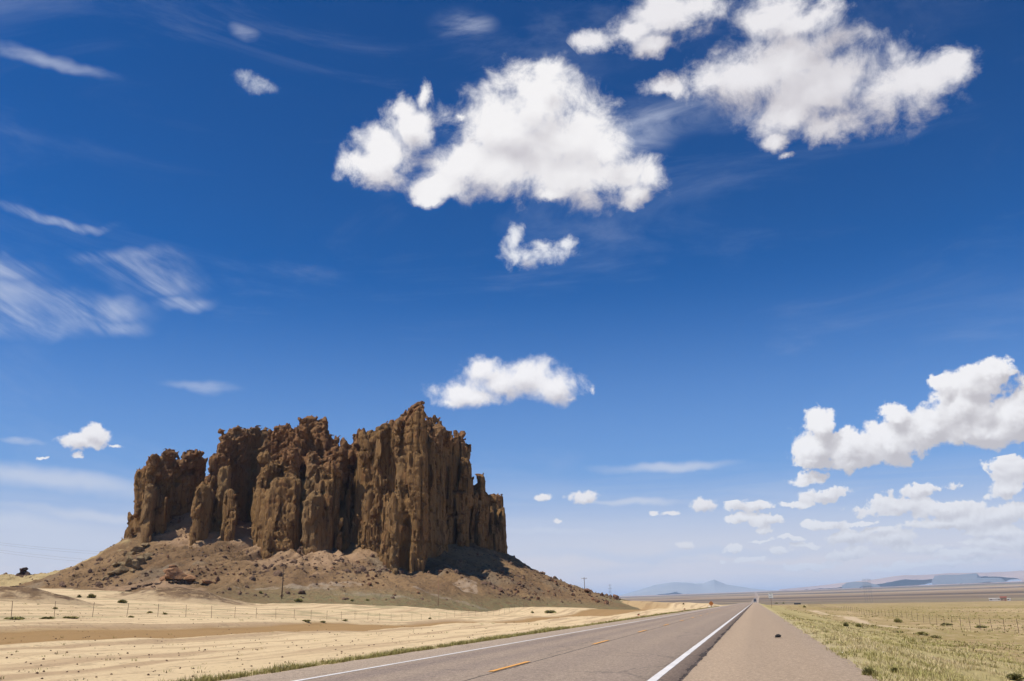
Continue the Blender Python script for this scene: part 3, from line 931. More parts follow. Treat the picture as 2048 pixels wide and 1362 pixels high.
def thin_out(f, P, cr, tone):
    """bury nothing that the debris covers, and keep the far side of the rock coarser"""
    tz = T_TPS(P[::7, 0], P[::7, 1])
    low = P[:, 2] < np.interp(np.arange(len(P)), np.arange(0, len(P), 7), tz) - 6.0
    t = np.concatenate([f[:, [0, 1, 2]], f[:, [0, 2, 3]]])
    t = t[~low[t].all(1)]
    e1 = P[t[:, 1]] - P[t[:, 0]]; e2 = P[t[:, 2]] - P[t[:, 0]]
    nrm = np.cross(e1, e2); away = (nrm[:, 0] * BV[0] + nrm[:, 1] * BV[1]) / (np.linalg.norm(nrm, axis=1) + 1e-9)
    front = np.zeros(len(P), bool)
    front[t[away < 0.25]] = True
    key = np.floor(P / 1.3).astype(np.int64)
    kid = key[:, 0] * 4000003 + key[:, 1] * 2003 + key[:, 2]
    _, inv = np.unique(kid, return_inverse=True)
    rep = np.zeros(inv.max() + 1, np.int64); back_i = np.nonzero(~front)[0]
    rep[inv[back_i]] = back_i
    mp = np.arange(len(P)); mp[back_i] = rep[inv[back_i]]
    t = mp[t]
    ok = (t[:, 0] != t[:, 1]) & (t[:, 1] != t[:, 2]) & (t[:, 0] != t[:, 2])
    t = t[ok]
    used = np.zeros(len(P), bool); used[t] = True
    m2 = np.cumsum(used) - 1
    return m2[t], P[used], cr[used], tone[used]


def uv_box(x0, x1, Rf, Rb, ytop):
    a = [to_uvz(at_range(x, 1100, R)) for x in (x0, x1) for R in (Rf, Rb)]
    z1 = at_range((x0 + x1) / 2, ytop, Rb).z
    return (min(q[0] for q in a) - 4, max(q[0] for q in a) + 4), (min(q[1] for q in a) - 5, max(q[1] for q in a) + 2), (7.0, z1 + 2)


MASSES = [
 # columns of the separate western tower
 dict(name='tower', label='dark separate tower of the butte above a gully of debris', seed=1, crown=930, box=(226, 420, 320, 372, 885), cols=[
   (272, 24, 333, 9, 928, .45, 0), (290, 13, 330, 8, 903, .3, 0), (324, 14, 337, 8, 898, .25, 0), (307, 10, 334, 8, 930, .3, 0), (351, 11, 342, 8, 912, .2, 0),
   (374, 21, 345, 9, 899, .12, 0), (257, 12, 336, 7, 985, .7, 0), (250, 11, 338, 7, 1015, .6, 0), (244, 9, 340, 6, 1055, .6, 0), (291, 12, 325, 6, 965, .35, 0), (320, 12, 330, 6, 985, .4, 0), (264, 12, 330, 6, 1000, .6, 0), (340, 38, 352, 9, 938, .1, 1),
   (394, 11, 356, 7, 962, .1, 1)]),
 # the long fluted wall with the alcove
 dict(name='wall', label='long fluted wall of the butte with a deep shaded alcove', seed=41, crown=935, box=(376, 730, 300, 372, 815), cols=[
   (458, 28, 340, 10, 852, .12, 0), (441, 15, 334, 9, 858, .2, 0), (500, 50, 352, 9, 862, 0, 1), (490, 24, 347, 8, 852, .1, 0), (520, 22, 345, 8, 855, .1, 0), (552, 22, 336, 10, 846, .15, 0),
   (580, 22, 332, 10, 853, .15, 0), (606, 24, 325, 10, 832, .15, 0), (630, 20, 322, 10, 836, .2, 0), (650, 18, 322, 9, 876, .2, 0), (600, 70, 345, 12, 860, 0, 1), (466, 40, 352, 9, 880, 0, 1),
   (400, 17, 318, 8, 962, .30, 0), (412, 12, 328, 9, 946, .25, 0), (426, 13, 334, 9, 900, .2, 0), (388, 9, 318, 6, 990, .4, 0), (449, 15, 313, 7, 972, .28, 0), (443, 14, 324, 9, 930, .2, 0), (473, 6, 322, 4, 1008, .2, 0),
   (527, 17, 306, 9, 976, .22, 0), (550, 17, 309, 10, 952, .15, 0), (540, 26, 320, 10, 905, .15, 0), (575, 20, 317, 10, 890, .2, 0), (586, 17, 308, 9, 950, .15, 0), (568, 14, 307, 9, 972, .15, 0),
   (630, 19, 303, 8, 978, .25, 0), (622, 18, 313, 10, 900, .2, 0), (645, 22, 318, 10, 900, .2, 0), (674, 18, 307, 9, 884, .22, 0), (690, 12, 312, 8, 880, .15, 0), (660, 12, 305, 8, 985, .25, 0), (655, 16, 310, 9, 925, .2, 0),
   (696, 5, 318, 4, 848, .3, 0), (683, 10, 316, 6, 872, .2, 0), (716, 14, 324, 9, 860, .1, 0), (700, 40, 335, 10, 890, 0, 1)]),
 # the prow, nearest and highest
 dict(name='prow', vox=0.39, label='highest and nearest block of the butte like a ship prow', seed=83, crown=880, box=(704, 945, 276, 362, 770), cols=[
   (735, 26, 309, 11, 866, .12, 0), (722, 16, 312, 9, 900, .1, 0), (742, 14, 316, 8, 856, .1, 0), (765, 26, 300, 12, 846, .15, 0), (787, 20, 295, 12, 832, .15, 0), (812, 20, 291, 12, 814, .15, 0), (822, 15, 293, 10, 804, .2, 0),
   (838, 13, 298, 10, 822, .2, 0), (812, 30, 284, 12, 905, .2, 0), (800, 26, 281, 10, 985, .22, 0), (828, 16, 284, 10, 960, .2, 0), (780, 20, 289, 9, 975, .2, 0), (762, 18, 296, 9, 940, .2, 0), (740, 16, 302, 9, 975, .15, 0),
   (866, 20, 312, 12, 834, .15, 0), (850, 18, 300, 12, 880, .15, 0), (885, 18, 318, 11, 853, .12, 0), (898, 12, 322, 9, 872, .1, 0), (913, 11, 326, 9, 856, .12, 0), (920, 11, 330, 9, 885, .15, 0),
   (905, 26, 326, 12, 905, .15, 0), (930, 14, 334, 9, 985, .2, 0), (870, 16, 306, 9, 975, .2, 0), (820, 80, 325, 15, 870, 0, 1), (880, 55, 345, 10, 880, 0, 1)]),
 dict(name='pinnacle', label='low eastern shoulder of the butte with a knobbed pinnacle', seed=127, crown=975, box=(926, 1036, 328, 372, 920), cols=[
   (960, 7.5, 340, 4.2, 938, .25, 0), (958, 11, 338, 6, 958, .3, 0), (946, 10, 337, 6, 962, .2, 0), (938, 9, 340, 6, 972, .1, 0), (972, 11, 340, 7, 974, .3, 0), (985, 13, 342, 8, 992, .35, 0), (996, 11, 346, 7, 1008, .45, 0),
   (1003, 9, 347, 6, 1040, .6, 0), (1011, 7, 349, 5, 1080, .6, 0), (960, 22, 338, 10, 1000, .25, 0), (942, 14, 336, 8, 1010, .2, 0), (975, 26, 352, 9, 985, .3, 1)]),
]


def build_butte():
    root = obj('rock_butte', None, label='towering brown volcanic rock butte standing on its debris slope beside the highway', cat='butte', loc=(BO[0], BO[1], 8.0))
    from concurrent.futures import ThreadPoolExecutor
    with ThreadPoolExecutor(4) as ex:
        jobs = [ex.submit(build_mass, m['cols'], uv_box(*m['box']), m.get('vox', VOX), m['seed'], m['crown']) for m in MASSES]
        done = [j.result() for j in jobs]
    for m, (P, f, cr, tone) in zip(MASSES, done):
        P = P - np.array([BO[0], BO[1], 8.0], np.float32)
        me = mesh_from(m['name'], P, f, M_ROCK, smooth=False, attrs=dict(crown=cr, tone=tone))
        obj(m['name'], me, parent=root, label=m['label'])
        print(m['name'], len(P), time.time() - T0)


VOX = 0.43
build_butte()


# ------------------------------------------------------------------ highway
ROAD_L, SEAM, ROAD_R = -11.45, -1.5, 2.15


def mat_asphalt(name, shoulder):
    m, g, b = principled(name, 0.88, 0.25)
    p = pos(g)
    x, y, z = g.sep(p)
    big = g.noise(g.comb(g.m('MULTIPLY', x, 0.8), g.m('MULTIPLY', y, 0.05), 0.0), 1.0, 5, 0.6)
    if shoulder:
        c = g.mix(big, (0.415, 0.305, 0.205), (0.36, 0.265, 0.18))
        c = g.mix(g.m('MULTIPLY', g.ramp(x, 1.2, 2.1), 0.35), c, (0.46, 0.35, 0.25))
    else:
        c = g.mix(big, (0.37, 0.282, 0.205), (0.30, 0.228, 0.168))
        for cx_, w_, k_ in ((-8.6, 0.45, 0.5), (-6.9, 0.4, 0.35), (-4.75, 0.5, 0.18), (-3.0, 0.5, 0.22)):
            d = g.m('ABSOLUTE', g.m('SUBTRACT', x, cx_))
            c = g.mix(g.m('MULTIPLY', g.ramp(d, w_ * 1.6, w_ * 0.3), k_), c, (0.21, 0.16, 0.135))
        sh = g.ramp(x, -9.45, -9.65)
        c = g.mix(g.ramp(x, -1.98, -1.9), c, (0.33, 0.235, 0.165))
        c = g.mix(sh, c, g.mix(big, (0.41, 0.315, 0.225), (0.35, 0.268, 0.195)))
        wob = g.m('MULTIPLY', g.m('SUBTRACT', g.noise(g.comb(0.0, y, 0.0), 0.9, 5, 0.65), 0.5), 0.16)
        d = g.m('ABSOLUTE', g.m('ADD', g.m('SUBTRACT', x, -5.68), wob))
        c = g.mix(g.m('MULTIPLY', g.ramp(d, 0.05, 0.012), 0.8), c, (0.045, 0.036, 0.03))
        rc = g.voro(g.vm('ADD', p, g.vm('SCALE', g.noise(p, 0.8, 4, 0.6, color=True), scale=1.2)), 0.17, 'DISTANCE_TO_EDGE')
        c = g.mix(g.ramp(rc, 0.012, 0.003, 0.0, 0.35), c, (0.075, 0.062, 0.055))
    ag = g.voro(p, 34.0, out='Color')
    v = g.sep(ag)[0]
    f = g.ramp(v, 0.0, 1.0, 0.74 if shoulder else 0.62, 1.26 if shoulder else 1.38, 'LINEAR')
    c = g.vm('MULTIPLY', c, g.comb(f, f, f))
    v2 = g.ramp(g.noise(p, 9.0, 6, 0.75), 0.35, 0.65, 0.80, 1.2, 'LINEAR')
    c = g.vm('MULTIPLY', c, g.comb(v2, v2, v2))
    g.put(b.inputs['Base Color'], c)
    bump(g, b, g.m('ADD', g.voro(p, 34.0), g.m('MULTIPLY', g.noise(p, 6.0, 5, 0.7), 0.8)), 0.02, 0.8)
    return m


def mat_paint(name, col):
    m, g, b = principled(name, 0.7, 0.35)
    p = pos(g)
    w = g.ramp(g.noise(p, 14.0, 7, 0.75), 0.56, 0.68, 0.0, 0.75)
    w2 = g.ramp(g.noise(p, 1.1, 5, 0.6), 0.2, 0.8, 0.82, 1.1, 'LINEAR')
    c = g.vm('MULTIPLY', g.mix(w, col, (0.22, 0.18, 0.155)), g.comb(w2, w2, w2))
    g.put(b.inputs['Base Color'], c)
    bump(g, b, g.noise(p, 40.0, 4, 0.7), 0.01, 0.6)
    return m


def y_samples():
    ys = [-60.0]
    while ys[-1] < 9000:
        ys.append(ys[-1] + max(0.5, abs(ys[-1]) * 0.02))
    return np.array(ys)


def strip(name, x0, x1, lift, mat, ys=None, nx=2, kind='structure', wob0=0.0, wob1=0.0, skirt=False, seed=0):
    ys = y_samples() if ys is None else ys
    t = np.linspace(0, 1, nx)
    a = x0 + wob0 * fbm2(ys, ys * 0 + seed, 0.6, 4, .6, 61 + seed)
    b = x1 + wob1 * fbm2(ys, ys * 0 + seed, 0.6, 4, .6, 71 + seed)
    X = a[:, None] + (b - a)[:, None] * t[None]
    Z = np.repeat((road_z(ys) + lift)[:, None], nx, 1)
    # slight camber to shed rain
    Z = Z - 0.012 * np.abs(X + 5.76)
    if skirt:
        X = np.c_[X[:, :1] - (0.25 if x0 < -5 else 0), X, X[:, -1:] + (0.25 if x1 > 0 else 0)]
        Z = np.c_[Z[:, :1] - 0.12, Z, Z[:, -1:] - 0.12]
        nx += 2
    X = X + road_shift(ys)[:, None]
    Y = np.repeat(ys[:, None], nx, 1)
    me = mesh_from(name, np.stack([X, Y, Z], -1).reshape(-1, 3), grid_faces(len(ys), nx), mat)
    return obj(name, me, kind=kind)


M_ASPH, M_SHOU = mat_asphalt('asphalt', False), mat_asphalt('chip_seal', True)
M_WHITE, M_YEL = mat_paint('white_road_paint', (0.74, 0.70, 0.66)), mat_paint('yellow_road_paint', (0.78, 0.38, 0.09))
M_TAR = flat_mat('tar', (0.07, 0.055, 0.046), 0.9, 0.1, 0.5, 9.0)
near_y = np.arange(2, 260, 0.12)
strip('road', ROAD_L, SEAM, 0.055, M_ASPH, nx=9, skirt=True, wob0=0.10)
strip('road_shoulder', SEAM, ROAD_R, 0.055, M_SHOU, ys=np.unique(np.r_[y_samples(), np.arange(2, 160, 0.25)]), nx=4, skirt=True, wob1=0.10, seed=3)
strip('edge_line', -9.54, -9.38, 0.062, M_WHITE, wob0=0.006, wob1=0.006)
strip('edge_line', -2.15, -1.97, 0.062, M_WHITE, ys=np.unique(np.r_[y_samples(), near_y]), wob0=0.006, wob1=0.006, seed=1)
for i in range(-1, 60):
    y0 = 20.4 + 13.6 * i
    strip('lane_dash', -5.88, -5.74, 0.062, M_YEL, ys=np.linspace(y0, y0 + 3.6, 12), wob0=0.008, wob1=0.008, seed=2)


def tar_band():
    ys = np.arange(3, 420, 0.10)
    w = 0.25 + 1.0 * fbm2(ys, ys * 0, 0.8, 4, .65, 91)
    c = -1.56 + 0.06 * fbm2(ys, ys * 0, 2.4, 3, .5, 95)
    hw = np.clip(0.075 * (0.25 + w), 0.002, 0.12)
    X = np.stack([c - hw, c + hw * 1.1], 1)
    Z = np.repeat((road_z(ys) + 0.060)[:, None], 2, 1) - 0.012 * np.abs(X + 5.76)
    Y = np.repeat(ys[:, None], 2, 1)
    obj('tar_seam', mesh_from('tar_seam', np.stack([X, Y, Z], -1).reshape(-1, 3), grid_faces(len(ys), 2), M_TAR), kind='structure')


tar_band()


# ------------------------------------------------------------------ mesh pieces
class MB:
    def __init__(self): self.v = []; self.f = []

    def add(self, v, f):
        n = len(self.v); self.v += [tuple(p) for p in v]; self.f += [tuple(i + n for i in q) for q in f]; return self

    def box(self, c, s, rot=None, taper=1.0):
        R = rot if rot is not None else Matrix.Identity(3)
        vs = []
        for k in (-1, 1):
            t = 1.0 if k < 0 else taper
            for i, j in ((-1, -1), (1, -1), (1, 1), (-1, 1)):
                vs.append(Vector(c) + R @ Vector((i * s[0] / 2 * t, j * s[1] / 2 * t, k * s[2] / 2)))
        return self.add(vs, [(0, 3, 2, 1), (4, 5, 6, 7), (0, 1, 5, 4), (1, 2, 6, 5), (2, 3, 7, 6), (3, 0, 4, 7)])

    def tube(self, a, b, r0, r1=None, n=8):
        a, b = Vector(a), Vector(b); r1 = r0 if r1 is None else r1
        d = (b - a).normalized(); u = d.orthogonal().normalized(); w = d.cross(u)
        vs = []
        for p, r in ((a, r0), (b, r1)):
            for i in range(n):
                t = 2 * math.pi * i / n
                vs.append(p + (u * math.cos(t) + w * math.sin(t)) * r)
        f = [(i, (i + 1) % n, n + (i + 1) % n, n + i) for i in range(n)] + [tuple(range(n))[::-1], tuple(range(n, 2 * n))]
        return self.add(vs, f)

    def mesh(self, name, mat=None, smooth=False):
        me = bpy.data.meshes.new(name); me.from_pydata([tuple(p) for p in self.v], [], self.f); me.update()
        me.polygons.foreach_set('use_smooth', [smooth] * len(me.polygons))
        if mat: me.materials.append(mat)
        return me


# ------------------------------------------------------------------ boulders
def mat_boulder():
    m, g, b = principled('boulder_rock', 0.93, 0.15)
    p = g.new('ShaderNodeTexCoord').outputs['Object']
    rnd = g.new('ShaderNodeObjectInfo').outputs['Random']
    p2 = g.vm('ADD', p, g.vm('SCALE', g.comb(3.0, 7.0, 1.0), scale=g.m('MULTIPLY', rnd, 9.0)))
    c = g.mix(g.ramp(g.noise(p2, 1.1, 6, 0.65), 0.36, 0.62), (0.26, 0.135, 0.072), (0.125, 0.066, 0.042))
    c = g.mix(g.ramp(g.noise(g.vm('ADD', p2, (9, 0, 0)), 2.3, 6, 0.7), 0.54, 0.68, 0.0, 0.6), c, (0.36, 0.215, 0.12))
    f = g.ramp(rnd, 0.0, 1.0, 0.75, 1.25, 'LINEAR')
    g.put(b.inputs['Base Color'], g.vm('MULTIPLY', c, g.comb(f, f, f)))
    bump(g, b, g.noise(p2, 3.0, 8, 0.72), 0.35, 1.0)
    return m


def mat_sandstone(name, a, b_):
    m, g, b = principled(name, 0.93, 0.15)
    p = pos(g)
    c = g.mix(g.ramp(g.noise(p, 0.5, 6, 0.65), 0.36, 0.64), a, b_)
    c = g.mix(g.ramp(g.noise(p, 1.6, 6, 0.7), 0.56, 0.7, 0.0, 0.5), c, (0.12, 0.075, 0.05))
    g.put(b.inputs['Base Color'], c)
    bump(g, b, g.noise(p, 1.8, 8, 0.72), 0.5, 1.0)
    return m


M_BOULDER = mat_boulder()
M_ORANGE = mat_sandstone('orange_rock', (0.40, 0.22, 0.11), (0.28, 0.145, 0.075))
M_PALE = mat_sandstone('pale_ledge_rock', (0.34, 0.245, 0.13), (0.20, 0.135, 0.07))
M_DARK = mat_sandstone('dark_ledge_rock', (0.105, 0.07, 0.05), (0.07, 0.045, 0.034))

import bmesh


def rock_mesh(name, seed, mat, sub=3, cuts=9, squash=(1, 1, 1)):
    r = np.random.default_rng(seed)
    bm = bmesh.new(); bmesh.ops.create_icosphere(bm, subdivisions=sub, radius=1.0)
    co = np.array([v.co[:] for v in bm.verts])
    for _ in range(cuts):
        n = r.normal(size=3); n /= np.linalg.norm(n); d = r.uniform(0.42, 0.82)
        h = co @ n - d
        co = co - np.maximum(h, 0)[:, None] * n * 0.96
    a, b_, c = co.T
    n1 = vnoise(a * 1.6, b_ * 1.6, c * 1.6, seed) * 0.16 + vnoise(a * 4, b_ * 4, c * 4, seed + 1) * 0.09 + vnoise(a * 9, b_ * 9, c * 9, seed + 2) * 0.04
    co = co * (1 + n1)[:, None] * np.array(squash)
    for v, p in zip(bm.verts, co): v.co = p
    me = bpy.data.meshes.new(name); bm.to_mesh(me); bm.free()
    me.polygons.foreach_set('use_smooth', [True] * len(me.polygons))
    me.set_sharp_from_angle(angle=R_(32))
    me.materials.append(mat)
    return me


ROCKS = [rock_mesh('boulder', 100 + i, M_BOULDER, squash=s) for i, s in enumerate(((1, .9, .8), (1, .8, .62), (.9, 1, .95), (1.15, .8, .7), (1, 1, .6), (.8, .8, 1)))]
LOWROCKS = [rock_mesh('stone', 200 + i, M_BOULDER, sub=1, cuts=4, squash=s) for i, s in enumerate(((1, .9, .7), (1, .8, .5), (.9, 1, .9)))]


def put_rock(name, mesh, px, py, wpx, tilt=0.25, sink=0.28, sx=1.0, sz=1.0, parent=None, R=None, **kw):
    """a rock whose middle shows at the photo position, wpx photo pixels wide"""
    foot, r = hit(px, py + wpx * 0.28 * sz)
    if R is not None:
        foot = at_range(px, py + wpx * 0.28 * sz, R); r = R
    s = wpx * r / 1874.0 / 2 * 1.02
    o = obj(name, mesh, **kw)
    loc = foot + Vector((0, 0, s * (0.62 - sink) * sz))
    if parent is not None:
        o.parent = parent; loc = loc - parent.location
    o.location = loc
    o.rotation_euler = (random.uniform(-tilt, tilt), random.uniform(-tilt, tilt), random.uniform(0, 6.28) if sx == 1 else -math.atan2(foot.x, foot.y))
    o.scale = (s * sx, s, s * sz)
    return o


SIZES = ('huge', 'large', 'mid-sized', 'small', 'little')


ORD = 'first second third fourth fifth sixth seventh eighth ninth tenth eleventh twelfth'.split()


def boulder_field(lst, where, group, rows=('only',), kind='brown boulder'):
    """each boulder is told apart by its size, its row on the slope and its place in that row"""
    lst = sorted(lst, key=lambda q: q[1])
    plain = [q for q in lst if len(q) == 3]
    per = math.ceil(len(plain) / len(rows))
    names = {}
    for k, row in enumerate(rows):
        for j, q in enumerate(sorted(plain[k * per:(k + 1) * per], key=lambda q: q[0])):
            size = 'little' if q[2] < 5 else 'small' if q[2] < 7.5 else 'mid-sized' if q[2] < 9.5 else 'large'
            names[q[:2]] = '%s %s, %s from left in %s row %s' % (size, kind, ORD[j], row, where)
    name = 'boulder'
    for i, q in enumerate(lst):
        px, py, w = q[:3]
        note = q[3] if len(q) > 3 else names[q[:2]]
        put_rock(name, ROCKS[(i * 5 + int(px)) % 6], px, py, w, group=group, cat='boulder',
                 label=note)


EAST = [(1067, 1143, 6), (1097, 1158, 7), (1110, 1162, 9), (1113, 1170, 8), (1127, 1172, 7), (1139, 1171, 13, 'brown boulder perched on the skyline left of the biggest one'),
        (1152, 1180, 5), (1160, 1181, 5), (1175, 1180, 19, 'biggest rust-brown boulder on the skyline in front of the pole with a crossarm'),
        (1178, 1189, 9, 'boulder tucked under the foot of the biggest skyline boulder'), (1204, 1189, 11, 'rounded rust boulder just left of the lattice tower'), (1196, 1187, 4),
        (1232, 1193, 18, 'pointed orange boulder at the very end of the slope'), (1221, 1196, 6), (1186, 1198, 8, 'small dark boulder touching the left of a wider one'),
        (1194, 1201, 13, 'wide dark-footed boulder low on the slope below the biggest one'), (1212, 1204, 13, 'flat orange slab boulder lowest on the slope tail'),
        (1002, 1180, 11, 'lone dark boulder left of the scattered rocks on the right slope'), (1039, 1168, 9), (1034, 1182, 10), (1056, 1177, 7), (1045, 1170, 6), (1060, 1171, 6), (1070, 1182, 4),
        (1072, 1188, 6), (1075, 1196, 10, 'round dark boulder low on the slope beside the green scrub'), (1051, 1194, 7), (1058, 1198, 7), (1109, 1189, 10), (1109, 1180, 5),
        (1146, 1188, 12, 'dark-shaded broad boulder in the middle of the slope tail'), (1097, 1182, 8), (1087, 1185, 6), (1119, 1181, 5), (1124, 1189, 4), (1164, 1195, 5), (1152, 1203, 4), (1010, 1154, 4),
        (1024, 1160, 4), (1015, 1156, 4), (1083, 1150, 4), (1088, 1154, 5), (1104, 1161, 5), (1120, 1168, 5), (1148, 1177, 4), (1166, 1184, 4), (1214, 1194, 5), (1240, 1198, 5), (1134, 1180, 4), (1018, 1166, 4)]
CENTRE = [(742, 1138, 8), (735, 1150, 10), (752, 1150, 10), (728, 1162, 8), (740, 1166, 15, 'widest dark red boulder in the pile below the prow'), (754, 1165, 8), (725, 1169, 6), (766, 1169, 6),
          (746, 1156, 9), (737, 1158, 8)]
MID = [(716, 1124, 8), (671, 1118, 8), (664, 1134, 9), (779, 1143, 8), (656, 1177, 6), (836, 1184, 8), (789, 1189, 7), (955, 1107, 9, 'pale boulder lying against the foot of the eastern shoulder'),
       (894, 1143, 8), (881, 1142, 9), (902, 1138, 6), (541, 1163, 8), (475, 1162, 8), (690, 1128, 6), (500, 1143, 6), (515, 1118, 6), (560, 1150, 5), (612, 1144, 5), (870, 1146, 5), (823, 1186, 4), (978, 1186, 4)]
WEST = [(403, 1141, 7), (416, 1138, 8), (389, 1138, 7), (430, 1146, 9), (409, 1151, 8), (399, 1146, 7), (420, 1128, 8), (423, 1149, 7), (436, 1157, 12, 'largest brown block at the lower edge of the western rockfall'),
        (467, 1146, 9), (433, 1136, 7), (450, 1137, 7), (412, 1133, 6), (444, 1128, 6), (395, 1131, 6), (460, 1134, 5), (427, 1139, 6), (407, 1144, 6), (441, 1143, 6), (383, 1143, 6), (455, 1150, 6), (470, 1155, 5),
        (478, 1138, 6), (486, 1147, 5), (392, 1150, 5), (447, 1118, 6), (402, 1120, 7), (385, 1113, 6), (371, 1117, 7), (335, 1112, 7), (350, 1100, 7), (330, 1090, 6), (456, 1093, 6)]
boulder_field(EAST, 'of the debris tail', 'boulders strewn down the right-hand debris slope', ('topmost', 'upper', 'lower', 'lowest'))
boulder_field(CENTRE, 'of the pile below the prow', 'boulders in the pile below the prow', ('upper', 'lower'), 'red boulder')
boulder_field(MID, 'under the cliffs', 'single boulders on the slope under the cliffs', ('upper', 'lower'), 'lone boulder')
boulder_field(WEST, 'of the rockfall', 'blocks of the western rockfall', ('topmost', 'upper', 'lower', 'lowest'), 'block')


def outcrop(name, label, cat, blocks, mat, seed, R=None):
    px, py, _ = blocks[0][:3]
    base = hit(px, py)[0] if R is None else at_range(px, py, R)
    root = obj(name, None, label=label, cat=cat, loc=base)
    bpy.context.view_layer.update()
    for i, (x, y, w, *r) in enumerate(blocks):
        sz = r[0] if r else 1.0
        me = rock_mesh('rock', seed + i, mat, sub=4, cuts=13, squash=(1, 1.1, .85))
        put_rock('rock', me, x, y, w, 0.12, 0.30, sz=sz, sx=1.001, parent=root, R=R)
    return root


outcrop('rock_outcrop', 'big rounded orange-brown outcrop above the dark ledge on the left slope', 'rock outcrop',
        [(352, 1150, 46, .75), (378, 1153, 34, .7), (334, 1140, 22, .9), (345, 1135, 26, .55), (330, 1156, 26, .6)], M_ORANGE, 300)
outcrop('rock_outcrop', 'small flat orange-brown outcrop at the right end of the dark ledge', 'rock outcrop', [(416, 1163, 26, .45), (430, 1166, 14, .4)], M_ORANGE, 320)
outcrop('rock_outcrop', 'jagged pale and shaded rock ledges climbing the left slope towards the cliff', 'rock outcrop',
        [(237, 1140, 30, .9), (257, 1122, 17, 2.0), (270, 1128, 17, 1.6), (281, 1118, 20, 1.4), (292, 1112, 15, 1.4), (300, 1104, 14, 1.2), (262, 1108, 30, .7), (245, 1125, 20, .8), (275, 1097, 30, .55),
         (222, 1147, 16, .8), (212, 1153, 14, .7), (205, 1158, 10, .6), (230, 1131, 16, .6), (265, 1140, 12, .8), (288, 1092, 20, .5)], M_PALE, 340)
outcrop('rock_outcrop', 'dark craggy rock on the skyline at the far left', 'rock outcrop',
        [(47, 1148, 26, 1.0), (46, 1140, 17, .9), (39, 1149, 15, .9), (56, 1152, 20, .8), (64, 1152, 12, .8), (73, 1153, 7, .7), (51, 1139, 8, 1.2)], M_DARK, 370, R=420)


# low dark mounds in front of the debris slope
def mound(name, px, py, R, ra, rb, H, seed, label):
    c = img(px, py, R)
    ex = np.array([c[0], c[1]]) / R; rt = np.array([ex[1], -ex[0]])
    u = np.linspace(-1.15, 1.15, 110); v = np.linspace(-1.15, 1.15, 90)
    V, U = np.meshgrid(v, u, indexing='ij')
    X = c[0] + U * ra * rt[0] + V * rb * ex[0]; Y = c[1] + U * ra * rt[1] + V * rb * ex[1]
    d = np.hypot(U, V) + 0.10 * fbm2(X, Y, 8, 3, .5, seed)
    h = H * (1 - sstep(0.0, 1.0, d)) ** 1.0
    back = sstep(0.10, 0.45, V - 0.05 * fbm2(X, Y, 3, 3, .5, seed + 4))
    h = h * (1 - 0.4 * back)
    Z = surf_z(X.ravel(), Y.ravel()).reshape(X.shape) + h - 0.35 * sstep(.85, 1.1, d) + fbm2(X, Y, 2.2, 4, .55, seed + 7) * 0.12 * (h > 0.05)
    me = mesh_from(name, np.stack([X, Y, Z], -1).reshape(-1, 3), grid_faces(90, 110), M_MOUND, attrs=dict(rim=sstep(0.35, 0.85, d + 0.25 * fbm2(X, Y, 2.5, 4, .6, seed + 9))))
    obj(name, me, kind='structure')


def mat_mound():
    m, g, b = principled('dark_scree', 0.97, 0.1)
    p = pos(g)
    c = g.mix(g.ramp(g.noise(p, 0.35, 6, 0.65), 0.42, 0.60), (0.21, 0.135, 0.075), (0.145, 0.092, 0.055))
    st = g.noise(g.vm('MULTIPLY', p, (0.5, 0.5, 2.0)), 1.0, 6, 0.7, 0.5)
    c = g.mix(g.ramp(st, 0.50, 0.62, 0.0, 0.85), c, (0.46, 0.32, 0.17))
    c = g.mix(attr(g, 'rim'), c, g.mix(g.noise(p, 0.6, 6, 0.7), (0.66, 0.49, 0.29), (0.42, 0.30, 0.17)))
    g.put(b.inputs['Base Color'], c)
    bump(g, b, g.noise(p, 2.0, 8, 0.7), 0.4, 1.0)
    return m


M_MOUND = mat_mound()
mound('dark_mound', 365, 1180, 214, 18.0, 13.0, 2.7, 400, '')
mound('dark_mound', 38, 1192, 178, 14.0, 10.0, 2.3, 420, '')
outcrop('rock_ledge', 'thin dark ledge of broken rock along the crest of the middle mound', 'rock ledge',
        [(236, 1190, 14, .45), (247, 1186, 13, .5), (257, 1181, 14, .45), (268, 1177, 13, .5), (279, 1173, 15, .4), (291, 1170, 14, .4), (303, 1168, 14, .4), (315, 1167, 14, .4), (327, 1165, 15, .4),
         (340, 1164, 14, .4), (352, 1163, 15, .45), (365, 1164, 14, .4), (378, 1165, 14, .35), (391, 1166, 13, .35), (404, 1167, 12, .35)], M_DARK, 500)
outcrop('rock_ledge', 'dark slabby rock rim on top of the leftmost mound', 'rock ledge',
        [(6, 1180, 14, .5), (15, 1176, 15, .5), (25, 1174, 15, .5), (35, 1174, 15, .5), (45, 1176, 14, .6), (-4, 1184, 14, .5)], M_DARK, 540)


# ------------------------------------------------------------------ far land
def mat_far(name, a, b_, sc):
    m, g, b = principled(name, 1.0, 0.0)
    p = pos(g)
    x, y, z = g.sep(p)
    n = g.noise(g.comb(g.m('MULTIPLY', x, sc), g.m('MULTIPLY', y, sc), g.m('MULTIPLY', z, sc * 14)), 1.0, 7, 0.6)
    g.put(b.inputs['Base Color'], g.mix(g.ramp(n, 0.38, 0.62), a, b_))
    bump(g, b, g.noise(p, sc * 6, 6, 0.7), 18.0, 1.0)
    return m


